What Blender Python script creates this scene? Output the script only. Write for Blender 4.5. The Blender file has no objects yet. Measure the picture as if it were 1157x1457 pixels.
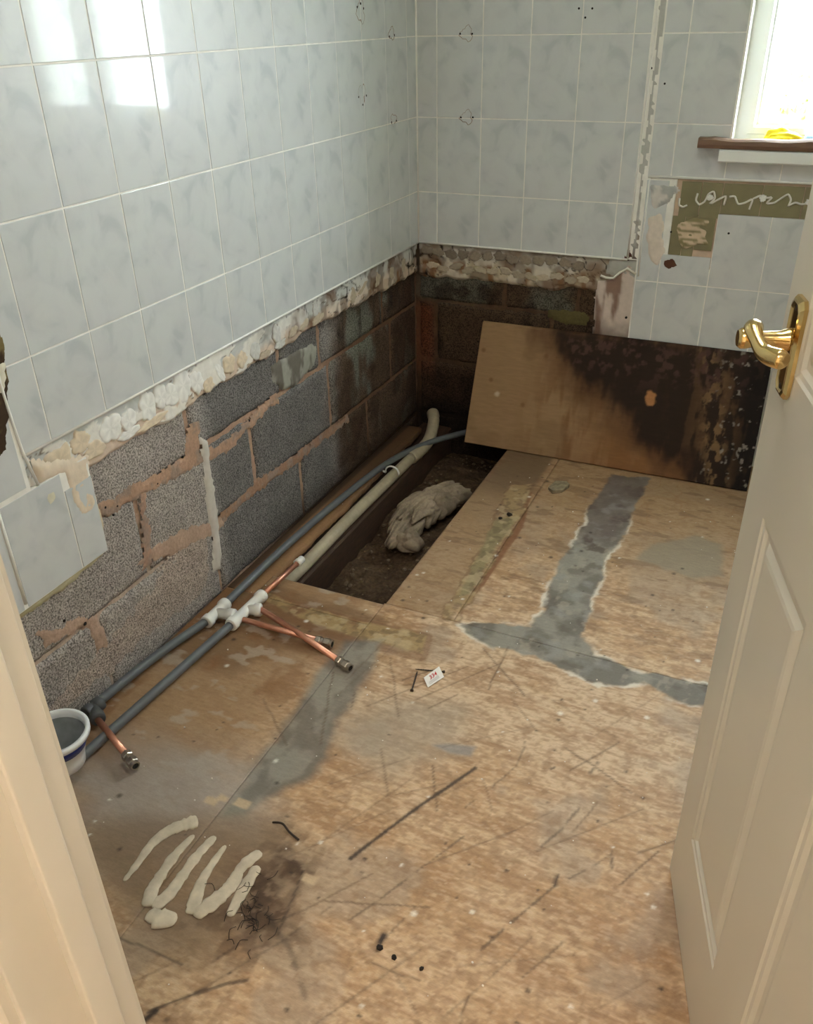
import bpy, math, random
import numpy as np
from mathutils import Vector
random.seed(7); rng = np.random.default_rng(7)
SC = bpy.context.scene; COL = SC.collection

# ------------------------------------------------------------------ camera
CF, CX, CY = 1214.1195, 577.6919, 729.1077
CP = np.array([1.292719, -2.908704, 1.390564])
RT = np.array([0.909649, 0.414901, -0.019882]); UP = np.array([-0.193749, 0.466150, 0.863230]); FW = np.array([-0.367423, 0.781384, -0.504419])
cam_d = bpy.data.cameras.new('camera'); cam = bpy.data.objects.new('camera', cam_d); COL.objects.link(cam)
cam_d.sensor_fit = 'VERTICAL'; cam_d.sensor_height = 36.0; cam_d.lens = 36.0*CF/1457.0
cam_d.shift_x = (578.5-CX)/1457.0; cam_d.shift_y = (CY-728.5)/1457.0
cam_d.clip_start = 0.01
from mathutils import Matrix
Mx = Matrix(((RT[0],UP[0],-FW[0],CP[0]),(RT[1],UP[1],-FW[1],CP[1]),(RT[2],UP[2],-FW[2],CP[2]),(0,0,0,1)))
cam.matrix_world = Mx
SC.camera = cam

# ------------------------------------------------------------------ light
SC.view_settings.view_transform = 'Standard'; SC.view_settings.look = 'None'
SC.view_settings.gamma = 1.0; SC.view_settings.use_curve_mapping = False
SC.view_settings.exposure = 0.40
W = bpy.data.worlds.new('sky'); SC.world = W; W.use_nodes = True
wn = W.node_tree.nodes; bg = wn['Background']
bg.inputs[0].default_value = (0.88, 0.94, 1.0, 1); bg.inputs[1].default_value = 25.0
def area(name, loc, target, sx, sy, power, col, portal=False):
    l = bpy.data.lights.new(name, 'AREA'); l.shape = 'RECTANGLE'; l.size = sx; l.size_y = sy
    l.energy = power; l.color = col
    o = bpy.data.objects.new(name, l); COL.objects.link(o); o.location = loc
    d = Vector(target)-Vector(loc); o.rotation_euler = d.to_track_quat('-Z', 'Y').to_euler()
    if portal: l.cycles.is_portal = True
    return o
# window daylight portal (guides the sky's own light through the opening), an added soft fill under the bathroom ceiling, an unseen warm hall lamp
area('window_portal', (1.41, 0.13, 1.52), (1.41, -1, 1.52), 0.78, 1.0, 1, (1,1,1), True)
area('bathroom_fill_light', (0.95, -1.55, 2.36), (0.95, -1.55, 0), 0.5, 0.5, 6, (1.0, 0.985, 0.96))
area('hall_ceiling_lamp', (1.15, -3.35, 2.36), (1.15, -3.35, 0), 0.6, 0.6, 14, (1.0, 0.92, 0.82))

# ------------------------------------------------------------------ projection onto real planes
def ray(px, py): return FW + RT*(px-CX)/CF - UP*(py-CY)/CF
def Fp(px, py, z=0.0):
    d = ray(px, py); return CP + d*((z-CP[2])/d[2])
def Lp(px, py, X=0.0):
    d = ray(px, py); return CP + d*((X-CP[0])/d[0])
def Bp(px, py, Y=0.0):
    d = ray(px, py); return CP + d*((Y-CP[1])/d[1])

# ------------------------------------------------------------------ numpy noise
def _h(ix, iy, s):
    n = (ix.astype(np.int64)*374761393 + iy.astype(np.int64)*668265263 + s*1442695041) & 0x7fffffff
    n = ((n ^ (n >> 13))*1274126177) & 0x7fffffff
    n = n ^ (n >> 16)
    return (n & 0xffff)/65535.0
def vn(x, y, s=0):
    x = np.asarray(x, float); y = np.asarray(y, float)
    ix = np.floor(x); iy = np.floor(y); fx = x-ix; fy = y-iy
    fx = fx*fx*(3-2*fx); fy = fy*fy*(3-2*fy)
    a = _h(ix, iy, s); b = _h(ix+1, iy, s); c = _h(ix, iy+1, s); d = _h(ix+1, iy+1, s)
    return (a*(1-fx)+b*fx)*(1-fy) + (c*(1-fx)+d*fx)*fy
def fbm(x, y, f=1.0, o=4, s=0):
    t = 0; a = 1; n = 0
    for k in range(o):
        t = t + a*vn(x*f, y*f, s+k*17); n += a; a *= .5; f *= 2.03
    return t/n
def sst(e0, e1, x):
    t = np.clip((x-e0)/(e1-e0), 0, 1); return t*t*(3-2*t)
def seg_d(X, Y, a, b):
    ax, ay = a; bx, by = b; dx, dy = bx-ax, by-ay; L = dx*dx+dy*dy+1e-12
    t = np.clip(((X-ax)*dx+(Y-ay)*dy)/L, 0, 1)
    return np.hypot(X-ax-t*dx, Y-ay-t*dy)
def line_d(X, Y, pts):
    d = np.full(np.shape(X), 9.0)
    for a, b in zip(pts[:-1], pts[1:]): d = np.minimum(d, seg_d(X, Y, a, b))
    return d
def poly_sd(X, Y, pts):
    d = line_d(X, Y, list(pts)+[pts[0]]); ins = np.zeros(np.shape(X), bool)
    n = len(pts)
    for i in range(n):
        x1, y1 = pts[i]; x2, y2 = pts[(i+1) % n]
        c = ((y1 > Y) != (y2 > Y)) & (X < (x2-x1)*(Y-y1)/((y2-y1) if y2 != y1 else 1e-9)+x1)
        ins ^= c
    return np.where(ins, -d, d)
def srgb(r, g, b):
    c = np.array([r, g, b])/255.0
    return np.where(c <= .04045, c/12.92, ((c+.055)/1.055)**2.4)
def mixc(c, col, m):
    return c*(1-m[..., None]) + np.asarray(col)*m[..., None]

# ------------------------------------------------------------------ objects
def link(name, me, m=None, parent=None, kind=None, label=None, cat=None, group=None, smooth=False):
    o = bpy.data.objects.new(name, me); COL.objects.link(o)
    if m is not None and me is not None and len(me.materials) == 0: me.materials.append(m)
    if parent is not None: o.parent = parent
    if kind: o['kind'] = kind
    if label: o['label'] = label
    if cat: o['category'] = cat
    if group: o['group'] = group
    if smooth and me is not None:
        me.polygons.foreach_set('use_smooth', [True]*len(me.polygons))
    return o
def thing(name, loc, label, cat, group=None):
    o = bpy.data.objects.new(name, None); COL.objects.link(o); o.location = loc
    o.empty_display_size = .05
    o['label'] = label; o['category'] = cat
    if group: o['group'] = group
    return o
def put(child, parent):      # parent while keeping world coordinates
    child.parent = parent; child.matrix_parent_inverse = Matrix.Translation(-Vector(parent.location))
class MB:
    def __init__(s): s.v = []; s.f = []
    def box(s, x0, y0, z0, x1, y1, z1):
        n = len(s.v)
        s.v += [(x0,y0,z0),(x1,y0,z0),(x1,y1,z0),(x0,y1,z0),(x0,y0,z1),(x1,y0,z1),(x1,y1,z1),(x0,y1,z1)]
        s.f += [tuple(n+i for i in q) for q in ((0,3,2,1),(4,5,6,7),(0,1,5,4),(1,2,6,5),(2,3,7,6),(3,0,4,7))]
        return s
    def tube(s, pts, r, seg=14, caps=True, flat=1.0, up=None):
        pts = [np.asarray(p, float) for p in pts]; n0 = len(s.v); N = len(pts)
        rr = r if hasattr(r, '__len__') else [r]*N
        prev = None
        for i, p in enumerate(pts):
            t = pts[min(i+1, N-1)]-pts[max(i-1, 0)]; t = t/(np.linalg.norm(t)+1e-12)
            if prev is None:
                a = np.array([0,0,1.]) if up is None else np.asarray(up, float)
                if abs(t@a) > .95: a = np.array([1.,0,0])
            else: a = prev
            a = a-t*(a@t); a /= np.linalg.norm(a); b = np.cross(t, a); prev = a
            for k in range(seg):
                w = 2*math.pi*k/seg
                s.v.append(tuple(p + rr[i]*(math.cos(w)*a*flat+math.sin(w)*b)))
        for i in range(N-1):
            for k in range(seg):
                a0 = n0+i*seg+k; a1 = n0+i*seg+(k+1) % seg
                s.f.append((a0, a1, a1+seg, a0+seg))
        if caps:
            s.f.append(tuple(n0+k for k in range(seg))[::-1]); s.f.append(tuple(n0+(N-1)*seg+k for k in range(seg)))
        return s
    def lathe(s, base, axis, prof, seg=24, caps=True):   # prof: (dist along axis, radius)
        ax = np.asarray(axis, float); ax /= np.linalg.norm(ax); base = np.asarray(base, float)
        pts = [base+ax*d for d, r in prof]
        a = np.array([0,0,1.]) if abs(ax[2]) < .9 else np.array([1.,0,0])
        a = a-ax*(a@ax); a /= np.linalg.norm(a); b = np.cross(ax, a); n0 = len(s.v)
        for (d, r) in prof:
            for k in range(seg):
                w = 2*math.pi*k/seg; s.v.append(tuple(base+ax*d+r*(math.cos(w)*a+math.sin(w)*b)))
        for i in range(len(prof)-1):
            for k in range(seg):
                a0 = n0+i*seg+k; a1 = n0+i*seg+(k+1) % seg
                s.f.append((a0, a1, a1+seg, a0+seg))
        if caps: s.f.append(tuple(n0+k for k in range(seg))[::-1]); s.f.append(tuple(n0+(len(prof)-1)*seg+k for k in range(seg)))
        return s
    def mesh(s, name):
        me = bpy.data.meshes.new(name); me.from_pydata([tuple(map(float, q)) for q in s.v], [], s.f); me.validate(); me.update()
        return me
    def obj(s, name, m, parent=None, **k): return link(name, s.mesh(name), m, parent, **k)
def grid_mesh(name, P, col=None, thick=None):
    """P: (nu,nv,3) array of points -> mesh; col (nu,nv,3) linear colour attribute; thick: vector for side skirts"""
    nu, nv, _ = P.shape; v = P.reshape(-1, 3)
    i = np.arange(nu-1)[:, None]*nv + np.arange(nv-1)[None, :]
    f = np.stack([i, i+nv, i+nv+1, i+1], -1).reshape(-1, 4)
    if thick is not None:
        ring = np.concatenate([np.arange(nv), np.arange(1, nu)*nv+nv-1, (nu-1)*nv+np.arange(nv-2, -1, -1), np.arange(nu-2, 0, -1)*nv])
        base = v[ring]+np.asarray(thick); n0 = len(v); m_ = len(ring)
        v = np.concatenate([v, base]); k = np.arange(m_); k2 = (k+1) % m_
        f = np.concatenate([f, np.stack([ring[k], ring[k2], n0+k2, n0+k], -1)])
    me = bpy.data.meshes.new(name)
    me.vertices.add(len(v)); me.vertices.foreach_set('co', v.astype(np.float32).ravel())
    me.loops.add(f.size); me.loops.foreach_set('vertex_index', f.astype(np.int32).ravel())
    me.polygons.add(len(f)); me.polygons.foreach_set('loop_start', (np.arange(len(f))*4).astype(np.int32))
    me.polygons.foreach_set('loop_total', np.full(len(f), 4, np.int32))
    me.update(calc_edges=True); me.validate()
    if col is not None:
        c = np.ones((len(v), 4), np.float32); c[:nu*nv, :3] = np.clip(col.reshape(-1, 3), 0, 1)
        if thick is not None: c[nu*nv:, :3] = c[ring, :3]*.9
        at = me.color_attributes.new('Col', 'FLOAT_COLOR', 'POINT'); at.data.foreach_set('color', c.ravel())
    return me

# ------------------------------------------------------------------ materials
def mat(name, color=(.8,.8,.8), rough=.5, metal=0.0, spec=.5, noise=None, bump=None, attr=False, coat=0, vary=0.0, stretch=None, pores=None, coord='Object'):
    """noise=(scale, amount, detail): value mottling; bump=(scale, strength, dist)"""
    m = bpy.data.materials.new(name); m.use_nodes = True; n = m.node_tree.nodes; l = m.node_tree.links
    b = n['Principled BSDF']; b.inputs['Roughness'].default_value = rough; b.inputs['Metallic'].default_value = metal
    b.inputs['Specular IOR Level'].default_value = spec; b.inputs['Coat Weight'].default_value = coat
    tc = n.new('ShaderNodeTexCoord'); mp = n.new('ShaderNodeMapping'); l.new(tc.outputs[coord], mp.inputs[0])
    if stretch: mp.inputs['Scale'].default_value = stretch
    if attr:
        a = n.new('ShaderNodeVertexColor'); a.layer_name = 'Col'; cur = a.outputs[0]
    else:
        a = n.new('ShaderNodeRGB'); a.outputs[0].default_value = (*color, 1); cur = a.outputs[0]
    def mul(cur, fac_socket, lo, hi):
        r = n.new('ShaderNodeMapRange'); l.new(fac_socket, r.inputs[0]); r.inputs[1].default_value = .25; r.inputs[2].default_value = .75
        r.inputs[3].default_value = lo; r.inputs[4].default_value = hi
        x = n.new('ShaderNodeVectorMath'); x.operation = 'SCALE'; l.new(cur, x.inputs[0]); l.new(r.outputs[0], x.inputs['Scale'])
        return x.outputs[0]
    if noise:
        for (sc_, am, det) in (noise if isinstance(noise, list) else [noise]):
            t = n.new('ShaderNodeTexNoise'); l.new(mp.outputs[0], t.inputs[0]); t.inputs['Scale'].default_value = sc_; t.inputs['Detail'].default_value = det
            cur = mul(cur, t.outputs[0], 1-am, 1+am)
    if pores:
        sc_, am = pores
        t = n.new('ShaderNodeTexVoronoi'); l.new(mp.outputs[0], t.inputs[0]); t.inputs['Scale'].default_value = sc_
        t2 = n.new('ShaderNodeTexNoise'); l.new(mp.outputs[0], t2.inputs[0]); t2.inputs['Scale'].default_value = sc_*.8; t2.inputs['Detail'].default_value = 3
        r = n.new('ShaderNodeMapRange'); l.new(t2.outputs[0], r.inputs[0]); r.inputs[1].default_value = .40; r.inputs[2].default_value = .54
        r.inputs[3].default_value = 1-am; r.inputs[4].default_value = 1.1
        x = n.new('ShaderNodeVectorMath'); x.operation = 'SCALE'; l.new(cur, x.inputs[0]); l.new(r.outputs[0], x.inputs['Scale']); cur = x.outputs[0]
    if vary:
        oi = n.new('ShaderNodeObjectInfo'); cur = mul(cur, oi.outputs['Random'], 1-vary, 1+vary)
    l.new(cur, b.inputs['Base Color'])
    if bump:
        t = n.new('ShaderNodeTexNoise'); l.new(mp.outputs[0], t.inputs[0]); t.inputs['Scale'].default_value = bump[0]; t.inputs['Detail'].default_value = 5
        bp = n.new('ShaderNodeBump'); bp.inputs['Strength'].default_value = bump[1]; bp.inputs['Distance'].default_value = bump[2]
        l.new(t.outputs[0], bp.inputs['Height']); l.new(bp.outputs[0], b.inputs['Normal'])
    return m
def tile_mat():
    m = bpy.data.materials.new('glazed_marbled_tile'); m.use_nodes = True; n = m.node_tree.nodes; l = m.node_tree.links
    b = n['Principled BSDF']; b.inputs['Roughness'].default_value = .36; b.inputs['Specular IOR Level'].default_value = .5; b.inputs['Coat Weight'].default_value = .6; b.inputs['Coat Roughness'].default_value = .05
    tc = n.new('ShaderNodeTexCoord'); oi = n.new('ShaderNodeObjectInfo')
    ad = n.new('ShaderNodeVectorMath'); ad.operation = 'ADD'
    mu = n.new('ShaderNodeMath'); mu.operation = 'MULTIPLY'; mu.inputs[1].default_value = 3.0
    ro = n.new('ShaderNodeMath'); ro.operation = 'FLOOR'; l.new(oi.outputs['Random'], mu.inputs[0]); l.new(mu.outputs[0], ro.inputs[0])
    l.new(tc.outputs['Object'], ad.inputs[0]); l.new(ro.outputs[0], ad.inputs[1])
    t = n.new('ShaderNodeTexNoise'); t.inputs['Scale'].default_value = 15; t.inputs['Detail'].default_value = 4; t.inputs['Distortion'].default_value = .5
    l.new(ad.outputs[0], t.inputs[0])
    cr = n.new('ShaderNodeValToRGB'); e = cr.color_ramp.elements
    e[0].position = .33; e[0].color = (*srgb(190,196,199), 1); e[1].position = .58; e[1].color = (*srgb(207,211,212), 1)
    x = cr.color_ramp.elements.new(.445); x.color = (*srgb(202,206,208), 1)
    l.new(t.outputs[0], cr.inputs[0])
    # brown-grey haze of soap and limescale, broad
    t3 = n.new('ShaderNodeTexNoise'); t3.inputs['Scale'].default_value = 4.5; t3.inputs['Detail'].default_value = 2; l.new(ad.outputs[0], t3.inputs[0])
    mx = n.new('ShaderNodeMix'); mx.data_type = 'RGBA'; mx.blend_type = 'MULTIPLY'
    r3 = n.new('ShaderNodeMapRange'); l.new(t3.outputs[0], r3.inputs[0]); r3.inputs[1].default_value = .45; r3.inputs[2].default_value = .7; r3.inputs[3].default_value = 0; r3.inputs[4].default_value = .6
    l.new(r3.outputs[0], mx.inputs[0]); l.new(cr.outputs[0], mx.inputs[6]); mx.inputs[7].default_value = (.95, .93, .945, 1)
    l.new(mx.outputs[2], b.inputs['Base Color'])
    t2 = n.new('ShaderNodeTexNoise'); t2.inputs['Scale'].default_value = 14; l.new(tc.outputs['Object'], t2.inputs[0])
    bp = n.new('ShaderNodeBump'); bp.inputs['Strength'].default_value = .12; bp.inputs['Distance'].default_value = .002
    l.new(t2.outputs[0], bp.inputs['Height']); l.new(bp.outputs[0], b.inputs['Normal'])
    return m
M = {}
M['tile'] = tile_mat()
M['grout'] = mat('grout', srgb(238,236,230), .8, noise=(30,.10,3))
M['grout_edge'] = mat('silicone_bead', srgb(236,235,230), .45, noise=(40,.06,2))
M['attr_block'] = mat('concrete_block', rough=.95, spec=.2, attr=True, noise=[(300,.28,3),(60,.16,3),(12,.14,4)], pores=(300,.55), bump=(170,.8,.004), coord='Generated' if False else 'Object')
M['attr_mortar'] = mat('mortar', rough=.95, spec=.15, attr=True, noise=[(120,.15,4),(20,.12,3)], bump=(110,.7,.003))
M['attr_plaster'] = mat('plaster_and_adhesive', rough=.85, spec=.25, attr=True, noise=(60,.08,3), bump=(90,.35,.002))
M['attr_ply'] = mat('plywood', rough=.62, spec=.35, attr=True, noise=[(40,.09,6),(160,.09,4)], stretch=(1,3.5,1), bump=(160,.12,.001))
M['attr_panel'] = mat('stained_plywood', rough=.7, spec=.2, attr=True, noise=[(24,.10,5)], stretch=(1,5,5), bump=(90,.2,.001))
M['ply_edge'] = mat('plywood_edge', srgb(120,88,58), .8, noise=(60,.3,2), stretch=(1,1,12))
M['dark_wood'] = mat('wet_joist', srgb(66,46,31), .75, noise=(18,.35,5), stretch=(6,1,6), bump=(50,.5,.002))
M['strip_wood'] = mat('worn_strip_wood', srgb(142,108,74), .75, noise=(22,.3,5), stretch=(6,1,6), bump=(60,.3,.001))
M['dirt'] = mat('pit_dirt', srgb(84,67,51), .95, spec=.1, noise=[(14,.45,6),(90,.35,4)], bump=(35,1.0,.02))
M['rubble'] = mat('rubble', srgb(112,96,78), .95, spec=.1, noise=(60,.3,3), bump=(80,.6,.004))
M['grey_pipe'] = mat('grey_plastic_pipe', srgb(98,102,105), .42, noise=(25,.10,3))
M['grey_dark'] = mat('grey_plastic_fitting', srgb(84,86,88), .5)
M['white_plastic'] = mat('white_plastic', srgb(232,230,224), .35, noise=(30,.05,2))
M['waste'] = mat('dirty_white_waste_pipe', srgb(172,160,136), .55, noise=[(12,.18,4),(60,.1,3)])
M['copper'] = mat('copper', srgb(222,160,134), .38, .85, noise=(22,.22,4))
M['nickel'] = mat('dull_nickel', srgb(176,166,152), .32, .95, noise=(70,.2,3))
M['dark'] = mat('dark_hole', srgb(16,13,11), .9)
M['brass'] = mat('polished_brass', srgb(216,186,128), .16, 1.0, noise=(14,.08,2))
M['gloss_white'] = mat('cream_gloss_paint', srgb(210,205,192), .33, noise=(3,.02,2), coat=.1)
M['jamb_paint'] = mat('cream_frame_paint', srgb(216,208,196), .4, noise=(9,.03,3), bump=(30,.05,.001))
M['upvc'] = mat('white_upvc', srgb(236,238,236), .3)
M['reveal'] = mat('reveal_paint', srgb(240,238,234), .5)
M['rag'] = mat('grey_rag', srgb(146,131,112), .95, spec=.1, noise=[(14,.38,5),(120,.14,2)], bump=(140,.5,.002))
M['timber'] = mat('dark_stained_timber', srgb(112,84,66), .5, noise=(10,.3,4), stretch=(1,6,6), bump=(30,.2,.001))
M['tub_in'] = mat('grey_tub_inside', srgb(120,124,126), .6, noise=(30,.3,3))
M['tub_white'] = mat('white_tub', srgb(236,238,240), .35, noise=(25,.05,2))
M['tub_blue'] = mat('blue_label', srgb(30,44,120), .4)
M['yellow'] = mat('yellow_plastic', srgb(246,226,20), .5)
M['light_blue'] = mat('light_blue_plastic', srgb(160,196,226), .4)
M['foam'] = mat('beige_adhesive', srgb(196,182,160), .8, noise=[(45,.2,4),(14,.12,3)], bump=(60,.5,.002))
M['wall_paint'] = mat('plain_wall_paint', srgb(196,194,186), .7, noise=(3,.03,2))
M['hall_paint'] = mat('hall_wall_paint', srgb(205,186,158), .8, noise=(3,.03,2))
M['carpet'] = mat('hall_carpet', srgb(150,124,98), .95, noise=(90,.25,3))
M['ceiling'] = mat('ceiling_paint', srgb(225,222,215), .8, noise=(4,.02,2))
M['olive'] = mat('olive_painted_old_tile', srgb(133,126,94), .55, noise=[(28,.10,4)], vary=.05)
M['filler'] = mat('white_filler', srgb(224,214,202), .85, noise=(26,.10,4), bump=(60,.5,.002))
M['salmon'] = mat('salmon_plaster', srgb(204,180,158), .9, noise=(34,.16,4), bump=(60,.5,.002))
M['trail'] = mat('white_adhesive_trail', srgb(226,222,212), .7, noise=(60,.06,2))
M['paper'] = mat('white_tag', srgb(232,226,220), .6)
M['red'] = mat('red_print', srgb(196,52,56), .6)
M['greyprint'] = mat('grey_print', srgb(150,140,138), .6)
M['steel'] = mat('dark_steel', srgb(70,60,52), .5, .7)
M['rust'] = mat('rust_residue', srgb(120,84,52), .9, noise=(120,.3,2))
M['mould'] = mat('mould', srgb(40,32,26), .95, noise=(60,.3,2))
M['brick'] = mat('outside_brick', srgb(170,120,96), .9, noise=(20,.2,3))
M['leaf'] = mat('hedge_leaf', srgb(214,226,170), .6, noise=(9,.3,3), vary=.1)
M['lawn'] = mat('lawn', srgb(120,150,70), .9, noise=(9,.25,4))
M['bottle'] = mat('green_grey_bottle', srgb(120,138,128), .25)
def glass_mat(name, tint, clear):
    m = bpy.data.materials.new(name); m.use_nodes = True; n = m.node_tree.nodes; l = m.node_tree.links
    n.remove(n['Principled BSDF']); o = n['Material Output']
    tr = n.new('ShaderNodeBsdfTransparent'); tr.inputs[0].default_value = (*tint, 1)
    gl = n.new('ShaderNodeBsdfGlossy'); gl.inputs['Roughness'].default_value = .02
    mx = n.new('ShaderNodeMixShader'); mx.inputs[0].default_value = .06
    l.new(tr.outputs[0], mx.inputs[1]); l.new(gl.outputs[0], mx.inputs[2])
    if not clear:
        df = n.new('ShaderNodeBsdfTranslucent'); df.inputs[0].default_value = (.75,.77,.77,1)
        m2 = n.new('ShaderNodeMixShader'); m2.inputs[0].default_value = .75
        l.new(mx.outputs[0], m2.inputs[1]); l.new(df.outputs[0], m2.inputs[2]); l.new(m2.outputs[0], o.inputs[0])
    else: l.new(mx.outputs[0], o.inputs[0])
    return m
M['glass'] = glass_mat('window_glass', (.97,.99,.98), True)
M['frosted'] = glass_mat('obscured_glass', (.8,.82,.82), False)

# ================================================================== room shell
TW, TH = 0.15787, 0.240
ZA = 1.32694                      # a joint line that runs round both walls
C0, B0, B6 = 0.07189, 0.07440, 0.86435
ZD = 0.672                        # lower edge of the tiling above the old bath
RX, FY, CEIL = 2.05, -2.52, 2.40  # right wall, door wall, ceiling

def P2(fn, pts): return [fn(*p) for p in pts]

# ---- colours of the exposed block wall (dirt, damp and mould; darker towards the floor and far corner)
def left_tint(y, z):
    """tones and stains of the left block wall, on (y,z)"""
    shape = np.shape(y); c = np.ones(shape+(3,))*srgb(154,150,147)
    skim = sst(-1.30,-1.42, y+.05*(fbm(y,z,9,3,4)-.5))
    c = mixc(c, srgb(168,160,154), skim*.9)
    c = mixc(c, srgb(112,110,108), sst(-1.34,-1.28,y)*(1-sst(-.75,-.65,y))*.8)
    n = fbm(y, z, 7, 4, 11)
    c = mixc(c, srgb(88,70,56), sst(-.74,-.58, y+.15*(n-.5))*.95)
    c = mixc(c, srgb(122,124,114), sst(.52,.64, fbm(y*3,z,4,3,31))*sst(-.70,-.6,y)*.85)
    c = mixc(c, srgb(70,50,38), sst(-.20,-.05, y+.12*(n-.5))*.75)
    c = mixc(c, srgb(70,54,42), sst(.52,.62, fbm(y,z,11,4,71))*sst(-.72,-.6,y)*.7)
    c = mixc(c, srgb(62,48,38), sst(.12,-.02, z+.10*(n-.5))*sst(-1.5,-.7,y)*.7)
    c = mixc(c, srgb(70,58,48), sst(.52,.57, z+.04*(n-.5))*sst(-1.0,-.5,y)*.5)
    st = sst(.60,.72, fbm(y*1.0, z*.25, 40, 3, 5))*sst(-1.0,-.7,y)*sst(.42,.50,z)
    c = mixc(c, srgb(60,54,48), st*.7)
    return c
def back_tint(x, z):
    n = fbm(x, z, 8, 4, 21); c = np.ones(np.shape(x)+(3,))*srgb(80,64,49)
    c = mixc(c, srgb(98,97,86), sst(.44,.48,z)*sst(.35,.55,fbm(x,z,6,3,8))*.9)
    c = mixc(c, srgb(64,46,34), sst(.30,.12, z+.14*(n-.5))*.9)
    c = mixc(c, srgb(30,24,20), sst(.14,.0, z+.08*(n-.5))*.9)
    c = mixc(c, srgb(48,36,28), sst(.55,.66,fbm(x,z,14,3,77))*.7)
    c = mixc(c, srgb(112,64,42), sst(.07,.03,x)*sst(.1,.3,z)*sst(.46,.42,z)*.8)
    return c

# ---- left wall: mortar-coloured core with blocks, plaster and tiles on it
n_u, n_v = 250, 86
yy, zz = np.meshgrid(np.linspace(-2.52, 0.03, n_u), np.linspace(-.22, .68, n_v), indexing='ij')
mort = np.ones(yy.shape+(3,))*srgb(176,146,126)
mort = mixc(mort, srgb(104,78,60), sst(-.85,-.5, yy+.2*(fbm(yy,zz,8,3,3)-.5))*.9)
mort = mixc(mort, srgb(180,164,150), sst(-1.35,-1.5,yy)*sst(.40,.30,zz+.1*(fbm(yy,zz,8,3,13)-.5))*.85)
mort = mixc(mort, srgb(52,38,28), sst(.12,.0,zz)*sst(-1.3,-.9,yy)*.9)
hx = -.0235 + .007*(fbm(yy, zz, 40, 3, 6)-.5)
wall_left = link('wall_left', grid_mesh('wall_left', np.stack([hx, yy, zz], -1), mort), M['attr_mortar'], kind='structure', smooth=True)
def wall_core(name, boxes, m, parent):
    b = MB()
    for q in boxes: b.box(*q)
    return b.obj(name, m, parent)
wall_core('wall_core', [(-.13,-2.62,-.35,-.030,.12,2.45)], M['dirt'], wall_left)
wall_core('ground_below', [(-.13,-2.7,-.40,RX+.1,.13,-.30)], M['dirt'], wall_left)
def block(parent, axis, a0, a1, z0, z1, face, tint, name='block', j=.0055, seed=0, rough=1.0):
    """one concrete block: gridded rough face and four sides; axis 'y' = left wall, 'x' = back wall"""
    nu = max(6, int((a1-a0)/.011)); nv = max(6, int((z1-z0)/.011))
    s, t = np.meshgrid(np.linspace(0,1,nu), np.linspace(0,1,nv), indexing='ij')
    A = a0+j+s*(a1-a0-2*j); Z = z0+j+t*(z1-z0-2*j)
    w = .004; A = A + w*(fbm(A,Z,22,2,seed+1)-.5); Z = Z + w*1.5*(fbm(A,Z,16,2,seed+2)-.5)
    e = np.minimum(np.minimum(s*(a1-a0), (1-s)*(a1-a0)), np.minimum(t*(z1-z0), (1-t)*(z1-z0)))
    D = face - .006*(1-sst(0,.012,e)) + .0035*rough*(fbm(A,Z,60,3,seed)-.5)
    col = tint(A, Z)*(1+.10*(_h(np.array([seed]), np.array([3]), 5)[0]-.5))
    P = np.stack([D, A, Z], -1) if axis == 'y' else np.stack([A, -D, Z], -1)
    th = (-.06,0,0) if axis == 'y' else (0,.06,0)
    if axis == 'x': P = P[::-1]; col = col[::-1]
    return link(name, grid_mesh(name, P, col, th), M['attr_block'], parent, smooth=True)
beds = [(-.235,-.01),(-.01,.215),(.215,.44),(.44,.665)]
joints = [[-2.4,-1.57,-1.12,-.68,-.22,.016], [-2.3,-1.79,-1.345,-.886,-.42,.016], [-2.5,-2.05,-1.60,-1.124,-.675,-.215,.016], [-2.3,-1.85,-1.38,-.95,-.72,-.27,.016]]
k = 0
for (z0,z1), js in zip(beds, joints):
    for a0, a1 in zip(js[:-1], js[1:]):
        k += 1
        smear = (a0 < -1.45 and z1 < .3)
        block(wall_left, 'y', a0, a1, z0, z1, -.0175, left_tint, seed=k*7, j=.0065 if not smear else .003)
# render skim smeared over the lower left blocks, and a pale drip of plaster down a joint
def smear(name, parent, poly, d, h, colr, m='attr_plaster', axis='y', n=60, seed=0, edge=.012, bumpy=.4, res=.006):
    """an irregular low patch lying on a wall (axis y: left wall, x: back wall, z: floor), given as a polygon"""
    P_ = np.array(poly); lo = P_.min(0)-.012; hi = P_.max(0)+.012
    nu = max(4, int((hi[0]-lo[0])/res)); nv = max(4, int((hi[1]-lo[1])/res))
    A, B = np.meshgrid(np.linspace(lo[0],hi[0],nu), np.linspace(lo[1],hi[1],nv), indexing='ij')
    sd = poly_sd(A, B, [tuple(p) for p in P_]) + (.030 if name == 'mortar_smear' else .014)*(fbm(A,B,45,4,seed)-.5)
    inside = sst(.0, -edge, sd)
    H = d + inside*h*(1-bumpy*.5+bumpy*(fbm(A,B,38,3,seed+5)-.5)*2) - (sd > 0)*.004
    c = colr(A, B, inside) if callable(colr) else np.ones(A.shape+(3,))*colr
    if axis == 'y': P = np.stack([H, A, B], -1)
    elif axis == 'x': P = np.stack([A, -H, B], -1)[::-1]; c = c[::-1]; sd = sd[::-1]
    else: P = np.stack([A, B, H], -1)
    me = grid_mesh(name, P, c)
    # drop the faces outside the outline
    keep = (sd < .004); kk = keep.reshape(-1)
    import bmesh
    bm = bmesh.new(); bm.from_mesh(me); bm.verts.ensure_lookup_table()
    bmesh.ops.delete(bm, geom=[v for v in bm.verts if not kk[v.index]], context='VERTS'); bm.to_mesh(me); bm.free()
    return link(name, me, M[m], parent, smooth=True)
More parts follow.
